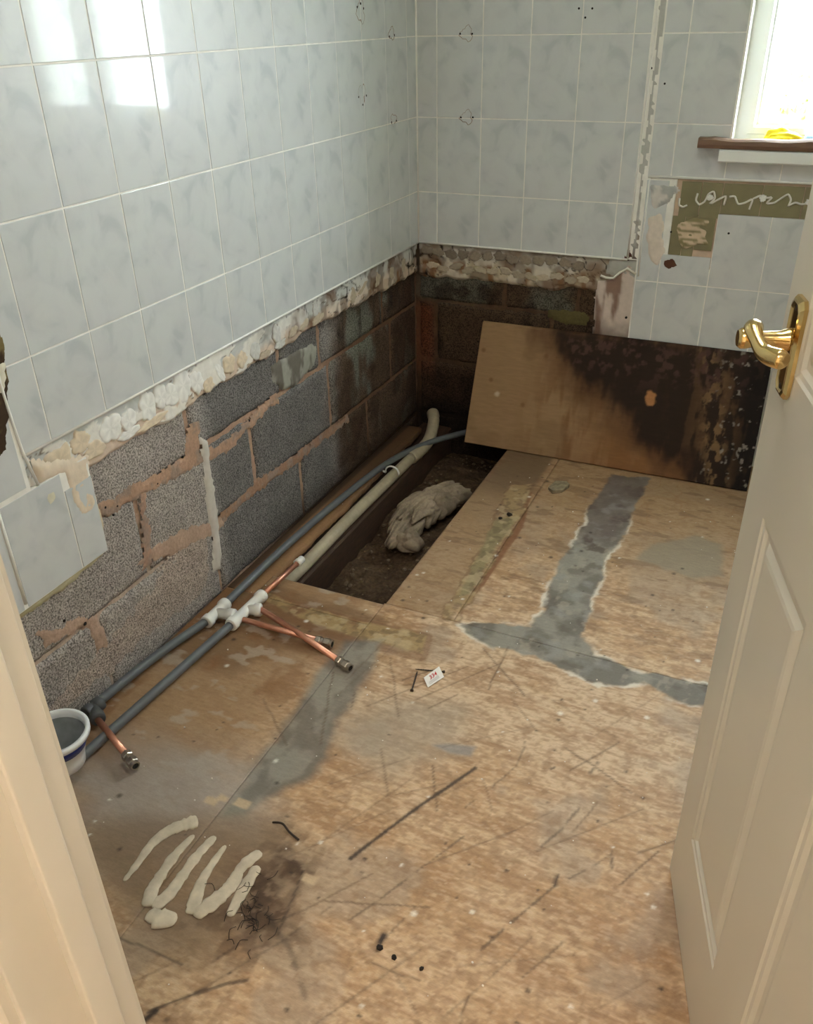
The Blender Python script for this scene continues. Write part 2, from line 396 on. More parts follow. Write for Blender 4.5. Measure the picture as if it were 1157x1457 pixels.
drip = [Lp(*p)[1:] for p in [(290,622),(303,628),(310,680),(318,740),(322,790),(322,812),(310,815),(308,770),(301,720),(297,670)]]
smear('plaster_drip', wall_left, drip, -.016, .006, srgb(204,198,190), seed=3)
skim = [(-2.2,.10),(-1.9,.13),(-1.75,.16),(-1.6,.2),(-1.5,.235),(-1.42,.25),(-1.36,.22),(-1.37,.05),(-1.45,.03),(-1.7,.04),(-2.2,.05)]
smear('render_skim', wall_left, skim, -.0185, .0035, srgb(176,162,152), m='attr_block', seed=9, edge=.05)
sm2 = [Lp(*p)[1:] for p in [(392,522),(420,505),(450,488),(458,495),(455,520),(425,552),(408,555),(395,545)]]
smear('cement_smear', wall_left, sm2, -.016, .004, lambda A,B,i: mixc(np.ones(A.shape+(3,))*srgb(156,156,146), srgb(92,84,76), sst(.45,.6,fbm(A*1.4,B*.5,30,4,2))*.75), seed=14)
mt = [Lp(*p)[1:] for p in [(205,705),(216,700),(222,760),(226,806),(212,812),(208,760)]]
smear('mortar_smear', wall_left, mt, -.0168, .0012, lambda A,B,i: mixc(np.ones(A.shape+(3,))*srgb(176,144,126), srgb(150,136,126), sst(.5,.62,fbm(A,B,50,3,6))*.7), m='attr_mortar', seed=4)
mt = [Lp(*p)[1:] for p in [(140,722),(205,690),(268,655),(280,600),(292,602),(290,650),(330,625),(400,560),(404,572),(330,645),(285,668),(210,708),(160,735)]]
smear('mortar_smear', wall_left, mt, -.0168, .0012, lambda A,B,i: mixc(np.ones(A.shape+(3,))*srgb(178,146,124), srgb(150,136,126), sst(.5,.62,fbm(A,B,50,3,6))*.7), m='attr_mortar', seed=8)
mt = [Lp(*p)[1:] for p in [(318,735),(370,688),(440,638),(500,592),(503,600),(440,652),(375,702),(322,748)]]
smear('mortar_smear', wall_left, mt, -.0168, .0012, lambda A,B,i: mixc(np.ones(A.shape+(3,))*srgb(160,128,106), srgb(150,136,126), sst(.5,.62,fbm(A,B,50,3,6))*.7), m='attr_mortar', seed=18)

for q_, sd_ in (([(62,905),(100,890),(128,876),(150,884),(160,925),(148,930),(132,896),(95,915),(70,930)],21),([(255,760),(330,735),(326,752),(280,785),(230,800),(205,805),(215,790)],22),([(150,600),(175,590),(180,600)],23)):
    smear('mortar_smear', wall_left, [Lp(*p)[1:] for p in q_], -.0170, .0012, srgb(178,152,134), m='attr_mortar', seed=sd_)
for px, py, r_ in ((129,890,.006),(100,886,.004),(158,724,.004),(170,735,.003),(268,652,.004),(175,722,.003),(232,690,.003),(362,600,.004)):
    p = Lp(px, py); MB().lathe((-.024,p[1],p[2]), (1,0,0), [(0,r_),(.0085,r_*.8)], 7).obj('pock_hole', M['dark'], wall_left)
# plaster backing behind the tiles + exposed strip with adhesive
def boxes_obj(name, bxs, m, parent, **k):
    b = MB()
    for q in bxs: b.box(*q)
    return b.obj(name, m, parent, **k)
boxes_obj('tile_backing', [(-.031,-2.52,ZD,-.0004,0,CEIL), (-.031,-2.52,.367,-.0004,-1.885,ZD), (-.031,-1.885,.367,-.0010,-1.732,.60)], M['grout'], wall_left)

def strip_colour(A, B, base, lowc, dk, pts):
    c = np.ones(A.shape+(3,))*base
    n = fbm(A, B, 26, 4, 9)
    c = mixc(c, lowc, sst(.635,.60, B+.03*(n-.5))*.9)
    wn_ = fbm(A, B*1.1, 19, 4, 61)+.10*sst(.045,.0,np.abs(B-.622))-.3*sst(.655,.668,B)
    near = 1-dk(A)
    c = mixc(c, srgb(232,229,222), sst(.50,.515,wn_)*(.35+.6*near))
    c = mixc(c, mixc(np.ones(A.shape+(3,))*srgb(116,98,82), srgb(44,34,28), dk(A)), sst(.014,.004,np.abs(wn_-.505))*sst(.3,.5,fbm(A,B,9,2,63))*.9)
    c = mixc(c, srgb(98,80,66), sst(.50,.64,fbm(A,B,23,3,64))*dk(A)*.6)
    c = mixc(c, srgb(134,92,56), sst(.60,.68,fbm(A,B*.25,26,3,65))*dk(A)*sst(.62,.60,B)*.8)
    ridge = 1-np.abs(fbm(A,B,17,2,33)-.5)*2
    c = mixc(c, srgb(40,32,26), sst(.93,.985,ridge)*sst(.42,.55,fbm(A,B,7,2,91))*dk(A))
    c = mixc(c, srgb(120,90,66), sst(.5,.7,fbm(A,B,14,3,51))*dk(A)*.6)
    return c
def strip(parent, axis, a0, a1, low, name='exposed_plaster_strip'):
    n = int((a1-a0)/.005); nv = 30
    s, t = np.meshgrid(np.linspace(a0,a1,n), np.linspace(0,1,nv), indexing='ij')
    lo = low(s); B = lo + t*(ZD-.001-lo)
    e = (B-lo)
    D = -.009 - .010*(1-sst(0,.012,e)) + .0035*(fbm(s,B,30,3,2)-.5)
    wn2 = fbm(s, B*1.1, 19, 4, 61)+.10*sst(.045,.0,np.abs(B-.622))-.3*sst(.655,.668,B)
    D = D + .0030*sst(.49,.53,wn2)
    if axis == 'y':
        c = strip_colour(s, B, srgb(196,198,196), srgb(212,190,170), lambda A: sst(-1.25,-.6,A), None)
        P = np.stack([D, s, B], -1); th = (-.02,0,0)
    else:
        c = strip_colour(s, B, srgb(170,162,150), srgb(196,182,158), lambda A: np.ones(A.shape), None)
        P = np.stack([s, -D, B], -1)[::-1]; c = c[::-1]; th = (0,.02,0)
    return link(name, grid_mesh(name, P, c, th), M['attr_plaster'], parent, smooth=True)
strip(wall_left, 'y', -1.885, 0, lambda a: .562+.012*(fbm(a,a*0,16,3,5)-.5)*2+.015*sst(-1.5,-1.0,a)*sst(-.3,-.8,a))
# patches of salmon plaster below the strip's near end
smear('salmon_plaster_patch', wall_left, [(-1.873,.66),(-1.862,.598),(-1.80,.585),(-1.80,.52),(-1.785,.475),(-1.745,.47),(-1.728,.49),(-1.726,.56),(-1.72,.60),(-1.80,.625)], -.004, .006, srgb(222,206,186), seed=31)
smear('yellowed_patch', wall_left, [(-1.865,.575),(-1.86,.535),(-1.825,.545),(-1.825,.585)], -.0005, .0015, srgb(214,210,190), seed=32)

def blob(parent, axis, a, z, ra, rz, rot, d, h, colr, seed, name='adhesive_dab', rim=None, flat=.5):
    """a dab of dried tile adhesive: irregular low mound"""
    nr, ns = 9, 34
    th = np.linspace(0, 2*math.pi, ns, endpoint=False); r_ = 1+.42*(fbm(np.cos(th)*1.2+seed, np.sin(th)*1.2, 1.8, 4, seed)-.5)*2
    v = []; cols = []; f = []
    for i in range(nr+1):
        q = i/nr
        hh = h*(1-q**10)*(.94+.12*flat*vn(np.cos(th)*q*1.3+seed, np.sin(th)*q*1.3, seed)) if i < nr else np.full(ns, -.003)
        aa = q*r_*ra*np.cos(th); bb = q*r_*rz*np.sin(th)
        A = a+aa*math.cos(rot)-bb*math.sin(rot); B = z+aa*math.sin(rot)+bb*math.cos(rot)
        for j in range(ns):
            D = d+hh[j]
            v.append((D, A[j], B[j]) if axis == 'y' else (A[j], -D, B[j]))
            c = np.array(colr)*(.96+.06*math.sin(seed+j))
            if rim is not None and q > .93: c = np.array(rim)
            cols.append((*c, 1))
    for i in range(nr):
        for j in range(ns):
            j2 = (j+1) % ns; q = (i*ns+j, (i+1)*ns+j, (i+1)*ns+j2, i*ns+j2)
            f.append(q if axis == 'y' else q[::-1])
    me = bpy.data.meshes.new(name); me.from_pydata([tuple(map(float,p)) for p in v], [], f); me.update(); me.validate()
    at = me.color_attributes.new('Col', 'FLOAT_COLOR', 'POINT'); at.data.foreach_set('color', np.array(cols, np.float32).ravel())
    return link(name, me, M['attr_plaster'], parent, smooth=True)
WH = srgb(238,237,233); CRM = srgb(222,206,182); RIM = srgb(110,92,76)
# (pixel centre, half width, half height, tilt)
for i, (px, py, ra, rz, rot, c) in enumerate([
    (88,655,.032,.038,.2,CRM),(118,630,.026,.030,.1,CRM),(138,640,.030,.024,0,CRM),(160,610,.034,.040,.3,WH),(186,600,.024,.030,-.2,WH),
    (188,617,.030,.014,.1,WH),(213,580,.026,.046,.2,WH),(232,566,.026,.034,0,WH),(262,545,.030,.048,-.1,WH),(246,562,.030,.034,.1,WH),
    (222,600,.050,.012,.1,CRM),(283,545,.022,.036,.4,WH),(300,548,.022,.022,0,CRM),(316,530,.012,.040,.5,WH),(330,518,.024,.030,.1,CRM),
    (348,512,.020,.024,.2,CRM),(366,500,.020,.034,.1,WH),(380,505,.024,.014,0,CRM),(397,475,.018,.034,.2,WH),(402,490,.026,.014,.1,WH),
    (420,472,.022,.018,.2,CRM),(436,462,.026,.014,.3,CRM),(455,455,.030,.018,.2,CRM),(452,440,.016,.028,0,WH),(505,420,.018,.030,.2,CRM),
    (520,408,.030,.012,.5,CRM),(540,398,.016,.030,-.4,CRM),(560,388,.016,.026,.3,CRM),(576,378,.016,.030,-.3,CRM)]):
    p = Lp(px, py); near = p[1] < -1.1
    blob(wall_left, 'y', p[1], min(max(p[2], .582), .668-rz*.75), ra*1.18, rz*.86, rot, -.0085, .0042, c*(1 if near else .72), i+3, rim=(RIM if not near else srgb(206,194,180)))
# ---- tiles
def tile_mesh(w, h, name='tile', t=.0068, e=.0008):
    """glazed tile with a rounded front arris, front towards +X, centred in Y,Z; front at x=0"""
    v = []; f = []
    rings = [(-t, 0), (-e*.9, 0), (-e*.25, e*.35), (0, e*1.3)]
    for d, i in rings:
        a, b = w/2-i, h/2-i; v += [(d,-a,-b),(d,a,-b),(d,a,b),(d,-a,b)]
    for k in range(3):
        for j in range(4):
            j2 = (j+1) % 4; f.append((k*4+j, k*4+j2, k*4+4+j2, k*4+4+j))
    f.append((12,13,14,15))
    me = bpy.data.meshes.new(name); me.from_pydata(v, [], f); me.update(); me.materials.append(M['tile']); return me
_tc = {}
G = .0017   # half grout gap
def tile(parent, wall, a0, a1, z0, z1):
    if a1-a0 < .012 or z1-z0 < .012: return
    key = (round(a1-a0, 4), round(z1-z0, 4))
    if key not in _tc: _tc[key] = tile_mesh(a1-a0-2*G, z1-z0-2*G)
    o = bpy.data.objects.new('tile', _tc[key]); COL.objects.link(o); o.parent = parent
    jit = random.uniform(.0004, .0009); am, zm = (a0+a1)/2, (z0+z1)/2
    tl = (random.gauss(0,.0022), random.gauss(0,.0022))
    if wall == 'L': o.location = (jit, am, zm); o.rotation_euler = (0, tl[0], tl[1])
    elif wall == 'B': o.location = (am, jit*-1, zm); o.rotation_euler = (0, tl[0], -math.pi/2+tl[1])
    return o
zrows = [ZA+TH*k for k in range(5)]          # joint heights above
for kz, ztop in enumerate([ZA+TH*3, ZA+TH*2, ZA+TH, ZA, ZA-TH, ZA-2*TH]):
    z1 = ztop; z0 = max(ztop-TH, ZD)
    edges = [0]+[-(C0+TW*k) for k in range(16)]
    for a, b in zip(edges[:-1], edges[1:]):
        b = max(b, -2.50)
        if a-b < .01: continue
        if kz == 5 and b < -1.885:
            if a > -1.885: tile(wall_left, 'L', -1.885, a, z0, z1); tile(wall_left, 'L', b, -1.893, ZA-3*TH, z1)
            else: tile(wall_left, 'L', b, a, ZA-3*TH, z1)
            continue
        tile(wall_left, 'L', b, a, z0, z1)
zE = ZA-3*TH
for a, b in ((-1.730,-1.809),(-1.809,-1.966),(-1.973,-2.124),(-2.124,-2.282),(-2.282,-2.44)):
    tile(wall_left, 'L', b, a, zE-TH, zE - (.05 if a == -1.730 else (.0 if a < -1.85 else .008)))
# beads: lower edge of tiling, corner, side of old bath panel
MB().tube([(.0005,-1.878,ZD-.001),(.0005,-1.2,ZD),(.0005,-.6,ZD),(.0005,-.001,ZD-.001)], .0032, 8).obj('sealant_bead', M['grout_edge'], wall_left, smooth=True)
MB().tube([(.0,-1.889,.90),(.001,-1.889,.80),(.0005,-1.886,.74),(.001,-1.882,.68),(.0,-1.866,.60)], .0032, 8).obj('sealant_bead', M['grout_edge'], wall_left, smooth=True)
MB().tube([(.0,-1.9695,.60),(.001,-1.9695,.50),(.0005,-1.9695,.38)], .0035, 8).obj('sealant_bead', M['grout_edge'], wall_left, smooth=True)
MB().tube([(.001,-.001,ZD),(.001,-.001,1.4),(.001,-.001,2.4)], .0042, 8).obj('corner_bead', M['grout_edge'], wall_left, smooth=True)
smear('old_adhesive_edge', wall_left, [(-1.98,.368),(-1.98,.345),(-1.85,.340),(-1.733,.352),(-1.728,.368)], -.014, .008, srgb(188,180,148), seed=41)
smear('old_adhesive_edge', wall_left, [(-1.735,.36),(-1.719,.352),(-1.716,.45),(-1.722,.50),(-1.735,.50)], -.014, .009, srgb(206,190,160), seed=43)
# chipped hole beside the frame
hole = [Lp(*p)[1:] for p in [(0,470),(8,490),(11,520),(12,560),(11,600),(8,640),(-2,655),(-20,640),(-25,560),(-15,470)]]
smear('broken_tile_hole', wall_left, hole, .0005, .0014, lambda A,B,i: mixc(np.ones(A.shape+(3,))*srgb(122,108,70), srgb(64,48,34), sst(.4,.6,fbm(A,B,30,3,2))), seed=51, edge=.006)
smear('filler_patch', wall_left, [Lp(*p)[1:] for p in [(-6,515),(6,512),(9,540),(6,562),(-6,560)]], .002, .003, srgb(214,208,190), seed=52)

# ---- back wall
yb = .0
xx, zz = np.meshgrid(np.linspace(-.03,.83,120), np.linspace(-.22,.68,86), indexing='ij')
mort = back_tint(xx, zz)*1.05
mort = mixc(mort, srgb(96,72,54), sst(.15,.35,zz)*.5)
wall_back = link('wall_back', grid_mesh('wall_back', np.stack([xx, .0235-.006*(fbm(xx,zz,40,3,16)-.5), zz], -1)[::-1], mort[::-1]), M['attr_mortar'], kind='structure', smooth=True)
WX0, WX1, WZ0, WZ1 = 1.022, 1.80, 1.022, 2.02        # window opening
core = [(-.031,.0305,-.35,WX0,.13,CEIL+.05),(WX1,.030,-.25,RX+.1,.13,CEIL+.05),(WX0,.030,-.25,WX1,.13,WZ0),(WX0,.030,WZ1,WX1,.13,CEIL+.05)]
boxes_obj('wall_core', core, M['reveal'], wall_back)
boxes_obj('tile_backing', [(0,.0004,ZD,.789,.031,CEIL),(.789,.0004,-.02,.885,.031,CEIL),(.885,.0004,-.02,WX0,.031,.66),(.885,.0075,.66,WX0,.031,.936),(.885,.0004,.936,WX0,.031,CEIL),(WX0,.0004,-.02,WX1,.031,.833),(WX0,.0075,.833,WX1,.031,.936),(WX0,.0004,.936,WX1,.031,WZ0),(WX1,.0004,-.02,RX,.031,CEIL),(WX0,.0004,WZ1,WX1,.031,CEIL)], M['grout'], wall_back)
beds_b = [(-.235,-.005),(-.005,.22),(.22,.455),(.455,.672)]
jb = [[-.012,.22,.67,.83],[-.012,.285,.735,.83],[-.012,.06,.51,.83],[-.012,.33,.60,.83]]
for (z0,z1), js in zip(beds_b, jb):
    for a0, a1 in zip(js[:-1], js[1:]):
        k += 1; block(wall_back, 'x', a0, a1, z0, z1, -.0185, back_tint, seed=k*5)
smear('yellowed_patch', wall_back, [(.50,.44),(.50,.47),(.55,.475),(.63,.475),(.645,.45),(.64,.425),(.56,.42)], -.018, .003, srgb(96,88,56), m='attr_mortar', axis='x', seed=61)
strip(wall_back, 'x', 0, .79, lambda a: .548+.016*(fbm(a,a*0+5,14,3,5)-.5)*2)
for i in range(26):
    row = i % 2; px = 612+ (i//2)*21+row*9
    p = Bp(px, 0); x = .03+ (i//2)*.047+row*.022
    if x > .66: continue
    c = (CRM if row else srgb(178,164,146))*(.50+.25*random.random())
    blob(wall_back, 'x', x, (.640 if not row else .588)+random.uniform(-.006,.006), .024+random.uniform(0,.008), .018 if not row else .014, random.uniform(-.3,.3), -.0105, .006, c, 80+i, rim=srgb(52,42,34) if not row else srgb(120,84,56))
# dark mouldy trails that follow the old adhesive combing
for i in range(11):
    x0 = .028+i*.058+random.uniform(-.006,.006); pts = []; dp = random.uniform(.016,.028); w0_ = random.uniform(.036,.052)
    for q in np.linspace(0, 1, 9):
        pts.append((x0+q*w0_, .0070, .648-dp*math.sin(math.pi*q)**.7+.003*math.sin(q*9+i)))
    MB().tube(pts, [.0012+.0008*math.sin(q*3+i) for q in range(9)], 6, flat=.6).obj('mould_trail', M['mould'], wall_back, smooth=True)
MB().tube([Bp(905,390,-.0),Bp(893,382,-.004),Bp(882,388,-.003),Bp(873,396,-.0),Bp(862,395,-.002),Bp(855,392,-.0)][::-1], .004, 8).obj('adhesive_trail', M['trail'], wall_back, smooth=True)
def stained(A, B, i):
    c = np.ones(A.shape+(3,))*srgb(206,192,182)
    c = mixc(c, srgb(120,84,66), sst(.50,.68,fbm(A*1.0,B*.3,34,4,3))*.8)
    c = mixc(c, srgb(70,44,34), sst(.48,.40,B+.03*(fbm(A,B,40,2,3)-.5))*.6)
    return c
smear('stained_plaster_patch', wall_back, [(.655,.60),(.66,.55),(.664,.385),(.80,.385),(.806,.50),(.80,.58),(.79,.655),(.76,.665),(.70,.60)], -.010, .009, stained, axis='x', seed=71)
smear('plaster_patch', wall_back, [(.70,.67),(.69,.62),(.75,.60),(.80,.61),(.80,.668)], -.006, .004, srgb(176,176,170), axis='x', seed=72)
# tiles of the back wall
zt = [ZA+TH*3, ZA+TH*2, ZA+TH, ZA, ZA-TH, ZA-2*TH]
left_edges = [0, B0, B0+TW, B0+2*TW, B0+3*TW, B0+4*TW, .757]
for ztop in zt:
    z0 = max(ztop-TH, ZD)
    for a, b in zip(left_edges[:-1], left_edges[1:]): tile(wall_back, 'B', a, b, z0, ztop)
right_edges = [.792]+[B6+TW*k for k in range(8)]
for ztop in zt+[ZA-3*TH]:
    for a, b in zip(right_edges[:-1], right_edges[1:]):
        b = min(b, RX)
        z0, z1 = ztop-TH, ztop
        if z1 <= .62: z0 = max(z0, .37)
        if z1 > ZA-TH+.01 or z1 < ZA-2*TH-.01:
            pass
        if abs(z1-(ZA-TH)) < .01:       # row that ends at the bead over the lost tiles
            z0 = .936
        if abs(z1-(ZA-2*TH)) < .01 and a < B6+TW-.01: # broken tiles at the left end of the gap
            if a > .8: z0, z1 = ztop-TH, .70
            else: z1 = .925
        elif abs(z1-(ZA-2*TH)) < .01: z1 = .835
        x0, x1 = a, b
        if z1 > WZ0 and x1 > WX0 and x0 < WX1 and z0 < WZ1:      # cut round the window
            if x0 < WX0: tile(wall_back, 'B', x0, WX0, z0, z1)
            if x1 > WX1: tile(wall_back, 'B', WX1, x1, z0, z1)
            if z0 < WZ0-.02: tile(wall_back, 'B', max(x0,WX0), min(x1,WX1), z0, WZ0-.002)
            continue
        tile(wall_back, 'B', x0, x1, z0, z1)
# broken remains beside the gap
smear('filler_patch', wall_back, [Bp(*p)[[0,2]] for p in [(921,308),(940,302),(948,318),(945,340),(947,358),(938,382),(925,372),(918,340)]], -.001, .005, srgb(222,210,198), axis='x', seed=81)
smear('adhesive_patch', wall_back, [Bp(*p)[[0,2]] for p in [(924,262),(960,262),(968,270),(950,290),(930,300),(925,290)]], -.001, .004, lambda A,B,i: mixc(np.ones(A.shape+(3,))*srgb(214,210,204), srgb(176,178,176), sst(.45,.6,fbm(A,B,40,3,2))), axis='x', seed=82)
boxes_obj('sunken_backing', [(.886,.0052,.662,WX1,.02,.935)], M['salmon'], wall_back)
oe = [.900,.962,1.025,1.140,1.255,1.37,1.485,1.60]
for a, b in zip(oe[:-1], oe[1:]):
    MB().box(a+.0012, .0008, .835 if a > 1.0 else .82, b-.0012, .006, .924).obj('old_tile', M['olive'], wall_back)
for a, b, z0, z1 in ((.885,.925,.70,.82),(.925,.962,.66,.82),(.962,1.018,.72,.82)):
    MB().box(a+.001, .0009, z0, b-.001, .006, z1).obj('old_tile', M['olive'], wall_back)
smear('salmon_plaster_patch', wall_back, [Bp(*p)[[0,2]] for p in [(962,318),(985,308),(1012,312),(1008,350),(990,352),(972,358),(962,345)]], -.002, .0036, lambda A,B,i: mixc(np.ones(A.shape+(3,))*srgb(212,190,164), srgb(142,132,98), sst(.48,.56,fbm(A*.5,B*3,40,3,2))), axis='x', seed=83, bumpy=.8)
smear('mould_patch', wall_back, [Bp(*p)[[0,2]] for p in [(944,368),(960,366),(966,380),(952,384),(942,378)]], .0002, .0012, srgb(96,64,50), axis='x', seed=84)
smear('yellowed_patch', wall_back, [Bp(*p)[[0,2]] for p in [(1048,432),(1061,430),(1060,452),(1052,462),(1044,474),(1045,445)]], -.0005, .0012, srgb(118,112,82), axis='x', seed=85, edge=.003)
# lettering-like loops of adhesive on the old tiles
def wall_path(pts, r=.0032, name='adhesive_trail', parent=None, m='trail'):
    q = [Bp(px, py, -.0005) for px, py in pts]; out = []
    for a, b in zip(q[:-1], q[1:]):
        for t in (0,.25,.5,.75): out.append(a+(b-a)*t)
    out.append(q[-1])
    sm_ = [out[0]]+[(out[i-1]+out[i]*2+out[i+1])/4 for i in range(1, len(out)-1)]+[out[-1]]
    return MB().tube(sm_, r, 7).obj(name, M[m], parent or wall_back, smooth=True)
for pts in ([(967,282),(966,292),(972,295),(978,292)], [(993,275),(990,285),(995,292),(1003,287),(1008,276),(1016,272),(1018,282),(1010,290)],
            [(1012,290),(1022,284),(1034,278),(1030,292)], [(1038,280),(1046,279),(1050,291),(1060,289),(1072,282),(1066,298)],
            [(1072,283),(1082,278),(1092,282),(1100,280),(1090,290),(1102,289),(1115,280),(1122,276),(1126,284),(1122,294)],
            [(1122,293),(1132,288),(1140,291),(1148,290),(1152,286)]):
    wall_path(pts)
for (px, py, r) in ((1011,281,.010),(1086,282,.011),(1150,288,.009)):
    p = Bp(px, py); blob(wall_back, 'x', p[0], p[2], r, r, 0, .0, .004, WH, 300+px)
# beads of the back wall
MB().tube([(.0,-.0005,ZD),(.3,-.0005,ZD+.0005),(.758,-.0005,ZD)], .0034, 8).obj('sealant_bead', M['grout_edge'], wall_back, smooth=True)
MB().tube([(.759,-.0005,ZD),(.760,-.0005,.9),(.764,-.0005,1.2),(.768,-.0005,1.6),(.768,-.0005,2.39)], .0028, 8).obj('sealant_bead', M['grout_edge'], wall_back, smooth=True)
MB().tube([(.795,-.0005,.934),(1.2,-.0005,.936),(1.9,-.0005,.936)], .0042, 8).obj('sealant_bead', M['grout_edge'], wall_back, smooth=True)
MB().tube([(.8,.0005,.93),(.800,-.0005,.80),(.797,.0,.75),(.800,-.0005,.62)], .0028, 8).obj('sealant_bead', M['grout_edge'], wall_back, smooth=True)
def damp(A, B, i):
    c = np.ones(A.shape+(3,))*srgb(186,186,182)
    c = mixc(c, srgb(124,104,90), sst(.50,.66,fbm(A*2,B*.6,20,4,6))*sst(1.25,.9,B))
    return mixc(c, srgb(80,56,44), sst(.74,.66,B))
smear('damp_stained_gap', wall_back, [(.766,.67),(.788,.67),(.788,1.0),(.789,2.38),(.772,2.38),(.768,1.3),(.764,1.0)], .0002, .0012, damp, axis='x', seed=91, edge=.003, res=.009)
smear('mould_patch', wall_back, [Bp(*p)[[0,2]] for p in [(887,360),(896,352),(900,366),(893,372),(884,370)]], -.001, .002, srgb(84,52,42), axis='x', seed=92, edge=.004)
# screw holes and their rusty residue
def screw_hole(parent, wall, p, r=.0032):
    ax = (1,0,0) if wall == 'L' else (0,-1,0)
    base = (p[0]-.003, p[1], p[2]) if wall == 'L' else (p[0], p[1]+.003, p[2])
    MB().lathe(base, ax, [(0,r),(.0040,r)], 12).obj('screw_hole', M['dark'], parent)
def residue(parent, wall, p, ra, rz, seed):
    t = np.linspace(0, 2*math.pi, 20); pts = []
    for k_, w in enumerate(t):
        q = 1+.25*math.sin(3*w+seed)+.12*math.sin(7*w+seed)
        a, b = ra*q*math.cos(w), rz*q*math.sin(w)
        pts.append((.0002, p[1]+a, p[2]+b) if wall == 'L' else (p[0]+a, -.0002, p[2]+b))
    MB().tube(pts, .0009, 5, caps=False).obj('adhesive_ring', M['rust'], parent)
for px, py in ((655,48),(672,48),(656,167),(673,167),(824,12),(843,12),(833,25),(927,97),(946,119)):
    screw_hole(wall_back, 'B', Bp(px, py))
for px, py in ((664,48),(664,167)): residue(wall_back, 'B', Bp(px, py), .020, .020, px)
for px, py in ((510,138),(521,136),(516,149),(554,52),(561,50),(557,174),(564,172),(508,10),(517,12),(513,5)):
    screw_hole(wall_left, 'L', Lp(px, py))
for px, py, a, b in ((515,135,.020,.030),(513,16,.022,.030),(557,48,.020,.016),(560,170,.020,.016)): residue(wall_left, 'L', Lp(px, py), a, b, px)
screw_hole(wall_back, 'B', Bp(1037,332), .0036); screw_hole(wall_back, 'B', Bp(955,330,), .003); screw_hole(wall_back, 'B', Bp(891,452), .004)

# ---- other walls, ceiling
boxes_obj('wall_right', [(RX,-2.66,-.25,RX+.1,.13,CEIL+.05)], M['wall_paint'], None, kind='structure')
JX0, JX1 = .735, 1.520             # door opening
boxes_obj('wall_front', [(-.13,-2.64,-.25,JX0-.028,FY,CEIL+.05),(JX1+.028,-2.64,-.25,RX+.05,FY,CEIL+.05),(JX0-.03,-2.64,2.03,JX1+.03,FY,CEIL+.05)], M['wall_paint'], None, kind='structure')
boxes_obj('ceiling', [(-.13,-4.3,CEIL,RX+.6,.13,CEIL+.05)], M['ceiling'], None, kind='structure')
boxes_obj('wall_hall_left', [(-.13,-4.3,-.05,-.05,-2.64,CEIL)], M['hall_paint'], None, kind='structure')
boxes_obj('wall_hall_right', [(RX+.5,-4.3,-.05,RX+.6,-2.64,CEIL)], M['hall_paint'], None, kind='structure')
boxes_obj('wall_hall_end', [(-.13,-4.4,-.05,RX+.6,-4.3,CEIL)], M['hall_paint'], None, kind='structure')
boxes_obj('floor_hall', [(-.13,-4.3,-.06,RX+.6,-2.66,-.002)], M['carpet'], None, kind='structure')

# ================================================================== floor
def FX(pts): return [tuple(Fp(*p)[:2]) for p in pts]
GREY1 = FX([(868,674),(925,680),(905,720),(885,758),(862,800),(848,845),(826,900),(846,932),(905,952),(960,964),(1010,976),(1010,1008),(960,997),(922,974),(880,974),(840,971),(790,946),(730,927),(680,914),(648,888),(690,884),(755,892),(776,872),(783,830),(797,797),(822,768),(838,730),(850,700)])
GREY1T = FX([(850,672),(926,680),(905,725),(872,770),(822,770),(832,730)])
GREY2 = FX([(492,912),(548,908),(532,945),(502,1000),(482,1030),(470,1080),(440,1110),(400,1128),(350,1165),(318,1160),(342,1120),(368,1075),(400,1030),(430,990),(450,960)])
HAZE = FX([(100,1100),(180,1062),(300,1075),(380,1100),(350,1180),(240,1190),(120,1170)])
HAZE2 = FX([(500,1010),(560,1005),(650,1010),(640,1070),(560,1085),(490,1060)])
PATCH4 = FX([(925,775),(990,762),(1030,775),(1030,820),(985,825),(935,805),(905,795)])
PATCH5 = FX([(615,1060),(640,1058),(678,1062),(670,1076),(640,1072)])
YEL1 = FX([(372,840),(430,860),(500,880),(560,893),(610,903),(602,930),(540,915),(470,895),(400,868),(365,850)])
YEL2 = FX([(728,690),(758,690),(746,730),(722,765),(697,805),(676,845),(652,882),(628,880),(655,830),(680,790),(702,750),(712,720)])
YEL2G = FX([(705,735),(740,735),(715,770),(690,812),(672,850),(650,850),(672,800),(690,765)])
DIRT1 = FX([(120,1180),(300,1160),(400,1180),(430,1250),(390,1340),(300,1360),(200,1330),(150,1260)])
DIRT2 = FX([(355,1240),(410,1230),(400,1300),(385,1340),(330,1330),(310,1300),(345,1270)])
WET1 = FX([(0,900),(330,820),(420,840),(560,880),(545,905),(480,925),(400,930),(330,960)])
